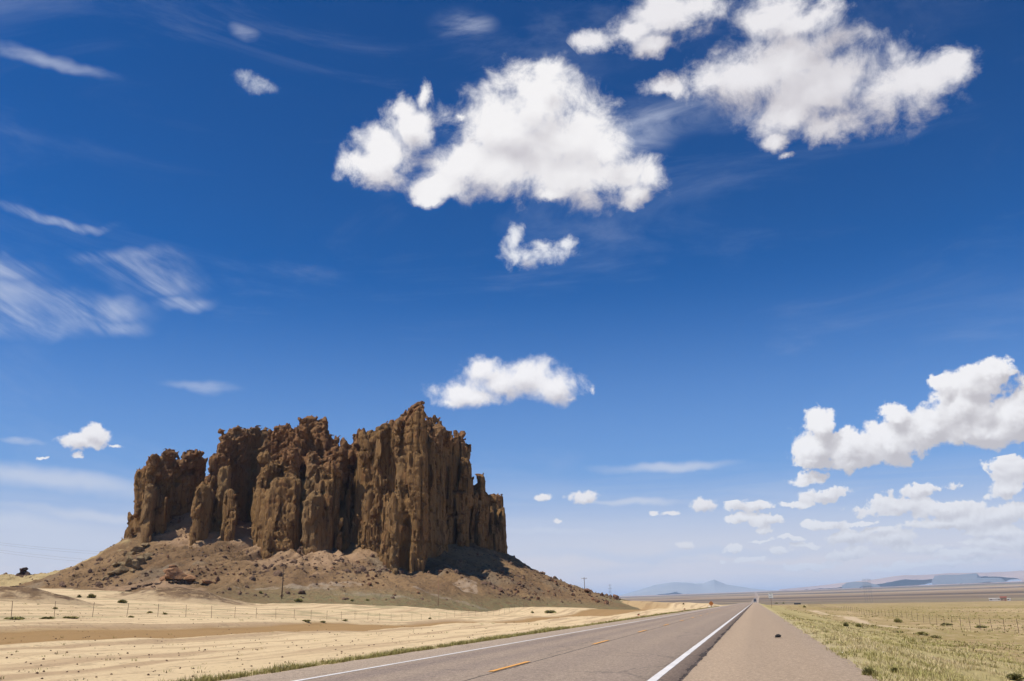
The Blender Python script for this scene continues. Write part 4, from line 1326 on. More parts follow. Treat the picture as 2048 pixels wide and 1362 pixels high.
def ridge(name, prof, R, depth, mat, rough=0.05, steep=0.5, flat=False):
    """a range of hills R metres off whose crest follows photo positions, a real heightfield 2*depth deep"""
    xs = np.array([p[0] for p in prof], float)
    hs = np.array([at_range(p[0], p[1], R).z for p in prof])
    px = np.linspace(xs[0], xs[-1], 260)
    H = np.interp(px, xs, hs)
    az = np.array([azel(x, 1195)[0] for x in px])
    v = np.linspace(-1, 1, 60)
    A, V = np.meshgrid(az, v); HH = np.repeat(H[None], 60, 0)
    RR = R + V * depth
    X, Y = RR * np.sin(A), RR * np.cos(A)
    base = far_z(X, Y) - 12
    n = fbm2(X, Y, depth * 0.6, 5, 0.55, int(R) % 97, True)
    prf = (1 - np.abs(V)) if not flat else sstep(0, 0.4, 1 - np.abs(V))
    t = np.clip(prf + rough * 2 * (n - .5) * (1 - prf), 0, 1)
    Z = base + (HH - base) * np.clip(t ** steep, 0, 1) + (n - 1) * rough * (HH - base) * 0.5 * prf
    me = mesh_from(name, np.stack([X, Y, Z], -1).reshape(-1, 3), grid_faces(60, 260), mat)
    obj(name, me, kind='structure')


M_MTN = mat_far('far_mountain', (0.28, 0.30, 0.32), (0.34, 0.35, 0.36), 0.0004)  # pale bluish albedo: part of the haze fading is put into the colour
M_MESA = mat_far('mesa_rock', (0.50, 0.38, 0.32), (0.40, 0.30, 0.27), 0.0005)
M_MESA2 = mat_far('cloud_shadowed_mesa', (0.15, 0.165, 0.19), (0.19, 0.195, 0.21), 0.0005)  # darker blue-grey mesa colour with the cloud shadow painted in
ridge('mountain_range', [(1225, 1195), (1250, 1188), (1281, 1180), (1300, 1174), (1314, 1169.5), (1335, 1166.5), (1351, 1164.5), (1375, 1164.5), (1392, 1167), (1408, 1167), (1418, 1163), (1431, 1158.5),
                         (1442, 1163), (1455, 1168), (1480, 1172.5), (1510, 1177), (1545, 1180), (1600, 1182)], 17500, 2400, M_MTN, 0.12, 0.8)
ridge('mesa', [(1560, 1180), (1640, 1173), (1696, 1166), (1760, 1160), (1811, 1153), (1886, 1150), (1961, 1147), (2048, 1143), (2200, 1138)], 14800, 1400, M_MESA, 0.10, 0.35, True)
ridge('mesa', [(1686, 1172), (1697, 1166), (1712, 1164.5), (1738, 1164.5), (1746, 1167), (1762, 1171)], 12600, 500, M_MESA2, 0.05, 0.5, True)
ridge('mesa', [(1868, 1163), (1876, 1152), (1896, 1150), (1925, 1150), (1945, 1148), (1961, 1147), (1968, 1156)], 13000, 500, M_MESA2, 0.05, 0.6, True)
ridge('mesa', [(1925, 1168), (1943, 1160), (1956, 1157), (1990, 1156), (2006, 1156), (2012, 1159), (2018, 1164)], 12200, 400, M_MESA2, 0.05, 0.5, True)


# ------------------------------------------------------------------ haze: one even box of air
def build_haze():
    mb = MB(); z0, z1 = -60.0, 505.0
    mb.box((0, 0, (z0 + z1) / 2), (110000, 110000, z1 - z0))
    me = mb.mesh('haze')
    m = bpy.data.materials.new('haze'); m.use_nodes = True
    t = m.node_tree; t.nodes.clear()
    v = t.nodes.new('ShaderNodeVolumePrincipled'); o = t.nodes.new('ShaderNodeOutputMaterial')
    v.inputs['Color'].default_value = (0.50, 0.72, 1.0, 1)
    v.inputs['Density'].default_value = 0.00005
    v.inputs['Anisotropy'].default_value = -0.05
    t.links.new(v.outputs[0], o.inputs['Volume'])
    me.materials.append(m)
    obj('haze', me, kind='stuff')


build_haze()


# ------------------------------------------------------------------ grasses and scrub
def mat_grass():
    m, g, b = principled('dry_grass', 0.9, 0.1)
    k = attr(g, 'shade')
    r = g.new('ShaderNodeValToRGB')
    e = r.color_ramp.elements
    cols = [(0.0, (0.075, 0.065, 0.03)), (0.25, (0.20, 0.175, 0.065)), (0.5, (0.36, 0.325, 0.11)), (0.75, (0.46, 0.38, 0.17)), (1.0, (0.60, 0.48, 0.27))]
    e[0].position, e[0].color = 0, (*cols[0][1], 1)
    e[1].position, e[1].color = 1, (*cols[-1][1], 1)
    for q, c in cols[1:-1]:
        n = e.new(q); n.color = (*c, 1)
    g.put(r.inputs[0], k)
    g.put(b.inputs['Base Color'], r.outputs[0])
    return m


M_GRASS = mat_grass()


def blades(cx_, cy_, rad, hgt, nb, shade, spread=0.7, width=0.012, seed=0):
    """numpy tufts: one bent three-triangle blade each"""
    r = np.random.default_rng(seed)
    n = len(cx_)
    cnt = np.broadcast_to(nb, (n,)).astype(int)
    idx = np.repeat(np.arange(n), cnt)
    N = len(idx)
    a = r.random(N) * 6.283; q = np.sqrt(r.random(N)) * rad[idx]
    bx, by = cx_[idx] + np.cos(a) * q, cy_[idx] + np.sin(a) * q
    bz = surf_z_fast(bx, by) - 0.02
    h = hgt[idx] * r.uniform(0.5, 1.1, N); a2 = a + r.normal(0, 0.9, N)
    lean = spread * r.uniform(0.15, 1.0, N) * h
    w = np.broadcast_to(width, (n,))[idx] * r.uniform(0.7, 1.4, N)
    sx, sy = -np.sin(a2) * w, np.cos(a2) * w
    lx, ly = np.cos(a2) * lean, np.sin(a2) * lean
    v = np.empty((N, 5, 3))
    v[:, 0] = np.c_[bx - sx, by - sy, bz]; v[:, 1] = np.c_[bx + sx, by + sy, bz]
    v[:, 2] = np.c_[bx + lx * .35 - sx * .8, by + ly * .35 - sy * .8, bz + h * .62]
    v[:, 3] = np.c_[bx + lx * .35 + sx * .8, by + ly * .35 + sy * .8, bz + h * .62]
    v[:, 4] = np.c_[bx + lx, by + ly, bz + h]
    o = np.arange(N)[:, None] * 5
    f = np.concatenate([o + [0, 1, 3], o + [0, 3, 2], o + [2, 3, 4]]).reshape(-1, 3)
    sh = np.clip(shade[idx] + r.normal(0, 0.10, N), 0, 1)
    return v.reshape(-1, 3), f, np.repeat(sh, 5)


_GZ = {}


def surf_z_fast(x, y):
    return ground_z(x, y) if len(x) < 400000 else np.concatenate([ground_z(a, b) for a, b in zip(np.array_split(x, 8), np.array_split(y, 8))])


def scatter(xf, yf, dens, n, seed):
    """n points in a box kept with probability dens(x, y)"""
    r = np.random.default_rng(seed)
    x = r.uniform(*xf, n); 
    # more points close by: distance is drawn so that screen density stays even
    t = r.random(n); y = 1 / (1 / yf[0] + (1 / yf[1] - 1 / yf[0]) * t) if yf[0] > 0 else r.uniform(*yf, n)
    k = r.random(n) < dens(x, y)
    return x[k], y[k], r


def grass_object(name, parts):
    V, F, S = [], [], []; n = 0
    for v, f, s in parts:
        V.append(v); F.append(f + n); S.append(s); n += len(v)
    me = mesh_from(name, np.concatenate(V), np.concatenate(F), M_GRASS, smooth=False, attrs=dict(shade=np.concatenate(S)))
    obj(name, me, kind='stuff')
    print(name, n, time.time() - T0)


def build_grass():
    parts = []
    # verge beside the shoulder
    x, y, r = scatter((2.0, 13.5), (11, 130), lambda x, y: np.clip(0.95 - (x - 8) * 0.12, 0.15, 1) * (0.15 + 0.85 * (fbm2(x, y, 1.6, 4, .6, 801) > -0.15)), 11500, 1)
    x = x + 0.12
    sh = 0.78 + 0.42 * fbm2(x, y, 2.2, 4, .6, 811) + r.normal(0, 0.09, len(x))
    far = np.clip(y / 25, 1, 4)
    parts.append(blades(x, y, 0.10 * far ** .5 + r.random(len(x)) * .08, 0.10 + 0.10 * r.random(len(x)) - 0.03 * (x < 2.8), 11, sh, 1.1, 0.0055 * far, 2))
    # scrub of the plain
    x, y, r = scatter((9, 90), (16, 420), lambda x, y: np.clip(0.5 + 0.6 * fbm2(x, y, 9, 3, .5, 821), 0.08, 1) * ((np.abs(x - 15) > 1.2) | (y < 80)) * (x < 30 + y * .32), 42000, 3)
    far = np.clip(y / 30, 1, 7)
    sh = 0.56 + 0.30 * fbm2(x, y, 6, 3, .5, 831) + r.normal(0, 0.10, len(x))
    parts.append(blades(x, y, 0.12 + 0.10 * r.random(len(x)) * far ** .5, 0.07 + 0.10 * r.random(len(x)) * far ** .3, 6, sh, 1.5, 0.010 * far, 4))
    # ragged line of tufts along the left edge of the asphalt
    y = np.r_[rng.uniform(12, 60, 1100), rng.uniform(60, 320, 1300)]
    gapn = fbm2(y, y * 0, 3.4, 3, .5, 841)
    y = y[gapn > -0.75]
    x = -11.75 - np.abs(rng.normal(0, 0.22, len(y)))
    big = np.clip(0.6 + 0.9 * fbm2(y, y * 0, 3.4, 3, .5, 841), 0.35, 1.5)
    far = np.clip(y / 30, 1, 5)
    parts.append(blades(x, y, 0.10 + 0.12 * big, 0.13 + 0.14 * big * rng.random(len(y)), 16, 0.42 + 0.2 * rng.normal(0, 1, len(y)) * .6, 0.9, 0.006 * far, 6))
    # sparse sprigs on the sand and along the left fence
    x, y, r = scatter((-110, -12.5), (17, 190), lambda x, y: 0.10 + 0.35 * np.exp(-((x + 61) / 4.5) ** 2) * (fbm2(x, y, 9, 3, .5, 851) > -.2) + 0.25 * (x < -75), 9000, 7)
    far = np.clip(y / 40, 1, 4)
    parts.append(blades(x, y, 0.10 + 0.16 * r.random(len(x)) * far ** .5, 0.04 + 0.10 * r.random(len(x)) * far ** .4, 7, 0.34 + 0.12 * r.normal(0, 1, len(x)), 1.6, 0.009 * far, 8))
    grass_object('grass', parts)


build_grass()


def shrub(px, py, w, h, label, shade=0.2, nb=260, name='shrub', cat='shrub', group=None):
    """w, h in photo pixels"""
    p, r = hit(px, py)
    W, Hh = w * r / 1874 / 2, h * r / 1874
    R2 = np.random.default_rng(int(px * 7 + py))
    a = R2.random(nb) * 6.283; e = np.arccos(R2.uniform(0.05, 1, nb)); L = R2.uniform(.55, 1.05, nb)
    tip = np.c_[np.cos(a) * np.sin(e) * W * L, np.sin(a) * np.sin(e) * W * L, np.cos(e) * Hh * L + .02]
    shade = shade + 0.18
    root = tip * R2.uniform(0.05, .5, nb)[:, None]; root[:, 2] *= .6
    side = np.cross(tip, R2.normal(size=(nb, 3))); side /= np.linalg.norm(side, axis=1)[:, None] + 1e-9
    wd = max(W, Hh) * 0.085
    mid = (root + tip) / 2 + R2.normal(0, .06, (nb, 3)) * W
    v = np.stack([root, mid + side * wd, tip, mid - side * wd], 1).reshape(-1, 3)
    v[:, 2] = np.maximum(v[:, 2], -0.02)
    f = np.arange(nb)[:, None] * 4 + [0, 1, 2, 3]
    root_o = obj(name, None, label=label, cat=cat, group=group, loc=p)
    me = mesh_from('foliage', v, f, M_GRASS, False, attrs=dict(shade=np.repeat(np.clip(shade + R2.normal(0, .12, nb), 0, 1), 4)))
    obj('foliage', me, parent=root_o)
    mb = MB()
    for k in range(6):
        t = tip[k * 7 % nb] * 0.7
        mb.tube((0, 0, -0.03), tuple(t), wd * .25, wd * .1, 5)
    obj('stem', mb.mesh('stem', M_TWIG), parent=root_o)
    return root_o


M_TWIG = flat_mat('twig', (0.16, 0.105, 0.06), 0.9, 0.1, .2)
shrub(1692, 1253, 13, 9, 'dark olive shrub at the left end of the pale track strip', .12)
shrub(1717, 1254, 14, 8, 'brown-green shrub right of the dark olive one by the pale strip', .24)
shrub(1796, 1245, 19, 9, 'rounded brown tumbleweed mound just in front of the right fence', .32, 320)
shrub(1609, 1215, 8, 5, 'little olive shrub behind the roadside bank below the black pipe', .2, 120)
shrub(1553, 1207, 9, 3.5, 'low olive shrub beside the foot of the white sign', .2, 120)
shrub(1567, 1207, 7, 3.5, 'low brown shrub right of the white sign', .22, 120)
shrub(1845, 1270, 26, 7, 'grey-brown heap of dead brush in the middle of the right field', .36, 320, 'brush_heap', 'brush heap')
shrub(1872, 1276, 24, 6, 'pinkish-brown heap of dead brush right beside the grey-brown heap', .5, 320, 'brush_heap', 'brush heap')
shrub(1893, 1251, 24, 5, 'dark green low shrub at the foot of the right fence', .1, 260)
shrub(1962, 1256, 26, 5, 'wide green shrub between two posts of the right fence', .22, 260)
shrub(1738, 1352, 30, 16, 'grey-green clump on the verge at the bottom edge of the photo', .22, 500)
shrub(1790, 1345, 20, 10, 'small dark clump on the verge right of the grey-green clump', .14, 300)
shrub(2030, 1360, 36, 12, 'dark flat shrub in the bottom right corner', .08, 500)
shrub(183, 1196, 20, 9, 'olive shrub in the hollow between the two dark mounds', .14, 260)
shrub(158, 1195, 10, 6, 'small dark shrub left of the olive one between the mounds', .08, 160)
shrub(245, 1206, 22, 7, 'dark green shrub at the left foot of the middle mound', .12, 260)
shrub(8, 1199, 24, 7, 'dark green shrub at the foot of the leftmost mound', .08, 260)
shrub(521, 1187, 9, 6, 'round green shrub left of the leaning pole', .22, 160)
shrub(597, 1203, 20, 7, 'brown-green shrub right of the leaning pole', .18, 220)
shrub(704, 1202, 10, 5, 'small green shrub on the toe of the slope below the boulder pile', .2, 120)
shrub(735, 1201, 10, 5, 'small green shrub right of the one below the boulder pile', .24, 120)
shrub(1065, 1226, 9, 5, 'grey shrub in front of a paler hedge-like row beside the dirt track', .3, 120)
shrub(1100, 1226, 32, 6, 'long low row of green sprigs on pale sand beside the dirt track', .22, 260)
shrub(1367, 1209, 5, 4, 'small near-black shrub beyond the leftmost shoulder by the roadworks sign', .02, 100)
for i, (a, b_, w) in enumerate([(30, 1238, 40), (95, 1237, 30), (140, 1236, 34), (262, 1234, 14), (300, 1225, 14), (330, 1228, 12), (110, 1217, 12), (612, 1242, 22), (645, 1244, 16), (690, 1241, 14), (860, 1237, 9)]):
    shrub(a, b_ + 1, w, 4, 'low green scrub clump on pale sand, %s of those along the left fence' % ('leftmost tenth third fourth seventh fifth sixth second eighth ninth'.split() + ['rightmost'])[i], .25, 160, group='scrub clumps along the left fence')


# loose stones on the slope: nobody could count them
def build_pebbles():
    r = np.random.default_rng(78)
    base = [np.array([v.co[:] for v in m.vertices]) for m in LOWROCKS]
    tri = [np.array([p.vertices[:] for p in m.polygons]) for m in LOWROCKS]
    x, y, _ = scatter((-75, -12.2), (15, 120), lambda x, y: 0.6 + 0 * x, 2600, 79)
    z = ground_z(x, y); V, F, o = [], [], 0
    for i in range(len(x)):
        b = base[i % 3] * r.uniform(0.012, 0.032) * (1 + y[i] / 60)
        V.append(b + [x[i], y[i], z[i] + .01]); F.append(tri[i % 3] + o); o += len(b)
    obj('pebbles', mesh_from('pebbles', np.concatenate(V), np.concatenate(F), M_RUB, False), kind='stuff')


def build_rubble():
    r = np.random.default_rng(77)
    base = [np.array([v.co[:] for v in m.vertices]) for m in LOWROCKS]
    tri = [np.array([p.vertices[:] for p in m.polygons]) for m in LOWROCKS]
    n = 30000
    u = r.uniform(-130, 125, n); v = r.uniform(-95, 35, n)
    X = BO[0] + u * BU[0] + v * BV[0]; Y = BO[1] + u * BU[1] + v * BV[1]
    tz = talus_z(X, Y); gz = ground_z(X, Y)
    dn = fbm2(X, Y, 18, 4, .55, 901)
    k = (tz > gz + 0.5) & (r.random(n) < np.clip(0.12 + 0.5 * dn, 0.03, 1))
    X, Y, tz = X[k], Y[k], tz[k]
    s = np.clip(r.lognormal(-1.25, 0.62, len(X)), 0.12, 1.5)
    V, F = [], []; o = 0
    for i in range(len(X)):
        b = base[i % 3]; a = r.random() * 6.28
        c, sn = math.cos(a), math.sin(a)
        q = b * s[i]
        V.append(np.c_[q[:, 0] * c - q[:, 1] * sn + X[i], q[:, 0] * sn + q[:, 1] * c + Y[i], q[:, 2] + tz[i] + s[i] * .15])
        F.append(tri[i % 3] + o); o += len(b)
    me = mesh_from('rubble', np.concatenate(V), np.concatenate(F), M_RUB, False)
    obj('rubble', me, kind='stuff')
    print('rubble', len(X), time.time() - T0)


M_RUB = mat_sandstone('rubble_stone', (0.22, 0.135, 0.085), (0.125, 0.08, 0.055))
build_rubble()
build_pebbles()


# ------------------------------------------------------------------ fences, poles, towers
M_POST = flat_mat('rusty_post', (0.13, 0.085, 0.055), 0.85, 0.2, .3)
M_WIRE = flat_mat('wire', (0.14, 0.12, 0.10), 0.6, 0.3, .1)
M_WOOD = flat_mat('weathered_pole', (0.115, 0.075, 0.048), 0.9, 0.1, .25)
M_REDW = flat_mat('reddish_pole', (0.25, 0.13, 0.085), 0.9, 0.1, .2)
M_STEEL = flat_mat('galvanised_steel', (0.20, 0.21, 0.22), 0.6, 0.4, .15)
M_GLASSY = flat_mat('insulator', (0.18, 0.12, 0.09), 0.3, 0.5, .1)


def fence(x, ys, h, label, seed, r=0.024):
    rnd = random.Random(seed)
    z = surf_z(np.full(len(ys), x), ys)
    root = obj('fence', None, label=label, cat='fence', loc=(x, ys[0], z[0]))
    org = Vector((x, ys[0], z[0]))
    meshes = []
    for k in range(4):
        mb = MB(); t = rnd.uniform(-.05, .05)
        mb.box((0, 0, h / 2 - .2), (r * 1.7, r * .5, h + .4)); mb.box((0, r * .8, h / 2 - .2), (r * .5, r * 1.4, h + .4))
        mb.box((0, r * .3, h + .02), (r * 1.9, r * 1.6, 0.05))
        meshes.append(mb.mesh('post', M_POST))
    tops = []
    for i, y in enumerate(ys):
        lx, ly = rnd.uniform(-.05, .05), rnd.uniform(-.05, .05)
        o = obj('post', meshes[i % 4], parent=root, loc=Vector((x, y, z[i])) - org)
        o.rotation_euler = (lx, ly, rnd.uniform(-.3, .3))
        tops.append((x, y, z[i], lx, ly))
    for hh in (0.25, 0.55, 0.85, 1.12):
        mb = MB()
        pts = [Vector((px + math.sin(ly) * hh, py - math.sin(lx) * hh, pz + hh * h / 1.25)) - org for px, py, pz, lx, ly in tops]
        for a, b in zip(pts[:-1], pts[1:]):
            m_ = (a + b) / 2 - Vector((0, 0, 0.02))
            mb.tube(a, m_, 0.006, n=4); mb.tube(m_, b, 0.006, n=4)
        obj('wire', mb.mesh('wire', M_WIRE), parent=root)
    return root


fence(-63.0, [79 + 5.2 * i for i in range(-3, 72)], 1.32, 'long barbed wire fence on steel posts across the pale sand left of the highway', 1)
fence(24.0, [83.4 + 5.2 * i for i in range(-3, 74)], 1.28, 'barbed wire fence of dark posts running along the grassy plain on the right', 2)


def pole(px, py_top, py_base, R, r, mat, label, arm=0.0, lean=0.0):
    p = at_range(px, py_base, R)
    p.z = float(surf_z(p.x, p.y)[0])
    h = at_range(px, py_top, R).z - p.z
    root = obj('utility_pole', None, label=label, cat='utility pole', loc=p)
    mb = MB(); n = 12; top = Vector((lean * h, 0, h))
    mb.tube((0, 0, -0.6), top, r, r * .68, n)
    obj('pole', mb.mesh('pole', mat, True), parent=root)
    if arm:
        mb = MB(); mb.box((lean * h, 0.14, h - .35), (arm, .11, .13))
        ca = obj('crossarm', mb.mesh('crossarm', mat), parent=root)
        mb2 = MB(); mb2.tube((-arm * .28, .16, h - .4), (0, .12, h - 1.05), .025, n=5); mb2.tube((arm * .28, .16, h - .4), (0, .12, h - 1.05), .025, n=5)
        obj('brace', mb2.mesh('brace', M_STEEL), parent=root)
        for s in (-.46, 0.0, .46):
            mi = MB(); zb = h - .28 if s else h
            mi.tube((s * arm, .14 if s else 0, zb), (s * arm, .14 if s else 0, zb + .16), .05, .03, 8); mi.tube((s * arm, .14 if s else 0, zb + .16), (s * arm, .14 if s else 0, zb + .24), .06, .045, 8)
            obj('insulator', mi.mesh('insulator', M_GLASSY, True), parent=ca)
        root.rotation_euler.z = -math.atan2(p.x, p.y)
    return root


pole(563.5, 1131, 1193, 233, 0.15, M_WOOD, 'bare dark pole without a crossarm in front of the slope under the wall', lean=0.012)
pole(876.5, 1156, 1206, 240, 0.07, M_REDW, 'thin reddish pole in front of the slope below the prow')
pole(1170, 1155, 1199, 420, 0.17, M_WOOD, 'utility pole with a crossarm rising behind the biggest boulder', arm=2.6)


def lattice(name, px, py_top, py_base, R, base_w, top_w, label, cat, twin=False, arms=()):
    p = at_range(px, py_base, R); p.z = float(surf_z(p.x, p.y)[0]) - .5
    h = at_range(px, py_top, R).z - p.z
    root = obj(name, None, label=label, cat=cat, loc=p)
    root.rotation_euler.z = -math.atan2(p.x, p.y)
    offs = (-base_w * .9, base_w * .9) if twin else (0,)
    th = max(0.08, R * 0.00007)
    for ox in offs:
        leg = MB(); br = MB()
        n = 8
        q = lambda k, sx, sy: Vector((ox + sx * (base_w + (top_w - base_w) * k / n) / 2, sy * (base_w + (top_w - base_w) * k / n) / 2, h * k / n))
        for sx in (-1, 1):
            for sy in (-1, 1):
                lg = MB(); lg.tube(q(0, sx, sy), q(n, sx, sy), th, n=4)
                obj('leg', lg.mesh('leg', M_STEEL), parent=root)
        for k in range(n):
            for sy in (-1, 1):
                br.tube(q(k, -1, sy), q(k + 1, 1, sy), th * .6, n=4); br.tube(q(k, 1, sy), q(k + 1, -1, sy), th * .6, n=4)
                br.tube(q(k, sy, -1), q(k + 1, sy, 1), th * .6, n=4)
            br.tube(q(k + 1, -1, 1), q(k + 1, 1, 1), th * .6, n=4)
        obj('bracing', br.mesh('bracing', M_STEEL), parent=root)
    for z_, w_ in arms:
        a = MB(); a.box((0, 0, h * z_), (w_, th * 2, th * 2)); a.tube((-w_ / 2, 0, h * z_), (0, 0, h * (z_ + .06)), th * .7, n=4); a.tube((w_ / 2, 0, h * z_), (0, 0, h * (z_ + .06)), th * .7, n=4)
        obj('crossarm', a.mesh('crossarm', M_STEEL), parent=root)
    return root


lattice('lattice_tower', 1221, 1169, 1197, 1500, 5.0, 1.2, 'small lattice pylon standing on the plain behind the end of the boulder slope', 'pylon', arms=((.97, 5.5), (.82, 6.5), (.66, 5.5)))
lattice('transmission_pylon', 1737.5, 1158, 1199, 1250, 3.0, 3.4, 'twin-legged power pylon far out on the right-hand plain', 'pylon', twin=True, arms=((.96, 10.0), (.72, 12.0)))


def power_line():
    A0, A1 = (-40, 1081, 520), (330, 1118, 470)
    o = at_range(-40, 1100, 520)
    root = obj('power_line', None, label='thin high-voltage cables crossing the sky at the far left', cat='power line', loc=o)
    for k, (ya, yb) in enumerate(((1077, 1107), (1081, 1112), (1091, 1126), (1096, 1131))):
        a = at_range(-60, ya, 620); b = at_range(330, yb, 600)
        mb = MB(); prev = None
        for i in range(25):
            t = i / 24; p = a.lerp(b, t) - Vector((0, 0, 4 * t * (1 - t) * 2.0))
            p = p - o
            if prev is not None: mb.tube(prev, p, 0.035, n=4)
            prev = p
        obj('cable', mb.mesh('cable', M_WIRE), parent=root)


power_line()


# ------------------------------------------------------------------ roadside things
M_SIGNW = flat_mat('white_sign_sheet', (0.72, 0.72, 0.69), 0.5, 0.4, .06)
M_BLACK = flat_mat('black_paint', (0.02, 0.02, 0.02), 0.5, 0.4, .1)
M_ORNG = flat_mat('orange_sheet', (0.52, 0.19, 0.035), 0.5, 0.4, .08)
M_CONE = flat_mat('orange_rubber', (0.75, 0.13, 0.03), 0.6, 0.4, .1)
M_BAG = flat_mat('white_sandbag', (0.74, 0.71, 0.66), 0.9, 0.2, .1)
M_RUBBER = flat_mat('tyre_rubber', (0.015, 0.014, 0.014), 0.7, 0.3, .3)


def text_obj(body, size, loc, parent, mat):
    c = bpy.data.curves.new('lettering', 'FONT'); c.body = body; c.size = size; c.align_x = 'CENTER'; c.align_y = 'CENTER'; c.extrude = 0.003
    c.materials.append(mat)
    tmp = bpy.data.objects.new('tmp', c); COL.objects.link(tmp)
    me = bpy.data.meshes.new_from_object(tmp.evaluated_get(bpy.context.evaluated_depsgraph_get()))
    bpy.data.objects.remove(tmp)
    o = bpy.data.objects.new('lettering', me); COL.objects.link(o); o.parent = parent; o.location = loc; o.rotation_euler = (math.pi / 2, 0, 0)
    return o


def speed_sign():
    R = 270.0
    p = at_range(1543, 1209, R); p.z = float(surf_z(p.x, p.y)[0])
    top = at_range(1540, 1185.2, R).z - p.z
    root = obj('speed_limit_sign', None, label='white rectangular speed limit sign on a thin dark post right of the highway', cat='road sign', loc=p)
    W, H = 1.18, 1.5
    mb = MB(); mb.box((0.0, 0.06, top / 2 - .3), (.09, .07, top + .6)); obj('post', mb.mesh('post', M_POST), parent=root)
    pn = MB(); pn.box((0, 0, top - H / 2), (W, .02, H)); s = obj('panel', pn.mesh('panel', M_SIGNW), parent=root)
    bd = MB()
    for a, b in (((0, top - .06), (W - .08, .03)), ((0, top - H + .06), (W - .08, .03)), ((-W / 2 + .05, top - H / 2), (.03, H - .09)), ((W / 2 - .05, top - H / 2), (.03, H - .09))):
        bd.box((a[0], -.014, a[1]), (b[0], .006, b[1]))
    obj('border', bd.mesh('border', M_BLACK), parent=s)
    text_obj('SPEED', .30, (0, -.016, top - .26), s, M_BLACK)
    text_obj('LIMIT', .30, (0, -.016, top - .54), s, M_BLACK)
    text_obj('65', .72, (0, -.016, top - 1.05), s, M_BLACK)


speed_sign()


def work_sign():
    p = Vector((-13.0, 292.0, 0)); p.z = float(surf_z(p.x, p.y)[0])
    root = obj('roadwork_sign', None, label='orange diamond sign on a low stand at the left edge of the highway', cat='road sign', loc=p)
    root.rotation_euler.z = R_(24)
    mb = MB(); mb.box((0, 0, 1.15), (1.12, .02, 1.12), Matrix.Rotation(R_(45), 3, 'Y')); obj('panel', mb.mesh('panel', M_ORNG), parent=root)
    mb = MB(); mb.box((0, .05, .8), (.05, .05, 1.6)); obj('post', mb.mesh('post', M_STEEL), parent=root)
    for sx in (-1, 1):
        for sy in (-1, 1):
            l = MB(); l.tube((0, .05, .42), (sx * .62, sy * .5, 0.0), .03, n=6); obj('leg', l.mesh('leg', M_STEEL), parent=root)
    for sx, w in ((-1, 'left'), (1, 'right')):
        me = rock_mesh('sandbag', 600 + sx, M_BAG, sub=3, cuts=2, squash=(1, .7, .55))
        o = obj('sandbag', me, label='white sandbag on the %s foot of the orange diamond sign' % w, cat='sandbag', loc=p + Vector((sx * .58, -.35, .16)))
        o.scale = (.36, .36, .36)


work_sign()


def cone(px, py, hpx, label, yaw, col_top=M_RUBBER):
    p, r = hit(px, py)
    root = obj('traffic_cone', None, label=label, cat='traffic cone', loc=p + Vector((0, 0, .16)))
    s = hpx * r / 1800 / .62
    root.scale = (s,) * 3; root.rotation_euler = (R_(142), 0, yaw)
    b = MB(); b.box((0, 0, .02), (.38, .38, .04), taper=.94); obj('base', b.mesh('base', M_RUBBER), parent=root)
    c = MB(); c.tube((0, 0, .04), (0, 0, .62), .14, .03, 16); obj('cone', c.mesh('cone', M_CONE, True), parent=root)
    w = MB(); w.tube((0, 0, .36), (0, 0, .46), .083, .065, 16); obj('collar', w.mesh('collar', M_BAG, True), parent=root)
    return root


cone(1277, 1231, 7, 'toppled orange cone with its black base up at the left road edge, the nearer one', R_(60))
cone(1369, 1219, 5.5, 'toppled orange cone farther along the left road edge towards the orange sign', R_(70))


def tyre_scrap():
    p, r = hit(1557, 1277.5)
    vs, fs = [], []
    n = 14
    for i in range(n):
        t = i / (n - 1); a = -0.25 + 3.1 * t
        rr = 0.13 + 0.012 * math.sin(i * 2.3)
        x, z = -math.cos(a) * rr, math.sin(a) * rr * .85
        for k, (w, d) in enumerate(((-.13, -.01), (-.05, .03), (.05, .03), (.13, -.01), (.12, -.16), (-.12, -.16))):
            w2 = w * (1 + .25 * math.sin(i * 1.7))
            vs.append((x * (1 + d * 4), w2 + .02 * math.sin(i), max(.004, z * (1 + d * 4) + d * .3)))
    for i in range(n - 1):
        for k in range(6):
            a, b = i * 6 + k, i * 6 + (k + 1) % 6
            fs.append((a, b, b + 6, a + 6))
    fs += [tuple(range(6))[::-1], tuple(range((n - 1) * 6, n * 6))]
    mb = MB(); mb.add(vs, fs)
    o = obj('tyre_scrap', mb.mesh('tyre_scrap', M_RUBBER, True), label='curled black scrap of tyre lying on the right shoulder', cat='tyre scrap', loc=p + Vector((0, 0, .058)))
    o.scale = (.95, 1.3, .95)


tyre_scrap()


def pipe():
    p, r = hit(1595, 1209.0)
    L = 12 * r / 1874; rad = 1.6 * r / 1874
    root = obj('culvert_pipe', None, label='long black pipe lying in the grass beyond the right-hand bank', cat='pipe', loc=p)
    vs, fs = [], []; n = 16
    for (x, q) in ((-L / 2, rad), (L / 2, rad), (L / 2, rad * .86), (-L / 2, rad * .86)):
        for i in range(n):
            a = 2 * math.pi * i / n; vs.append((x, q * math.cos(a), rad * .8 + q * math.sin(a)))
    for j in range(4):
        for i in range(n):
            a, b = j * n + i, j * n + (i + 1) % n; c, d = ((j + 1) % 4) * n + (i + 1) % n, ((j + 1) % 4) * n + i
            fs.append((a, b, c, d))
    mb = MB(); mb.add(vs, fs); obj('barrel', mb.mesh('barrel', M_RUBBER, True), parent=root)
    for s in (-1, 1):
        c = MB(); c.tube((s * L / 2 - .06, 0, rad * .8), (s * L / 2 + .06, 0, rad * .8), rad * 1.1, n=16)
        if s < 0: obj('collar', c.mesh('collar', M_RUBBER, True), parent=root)
    root.rotation_euler.z = R_(-8)


pipe()


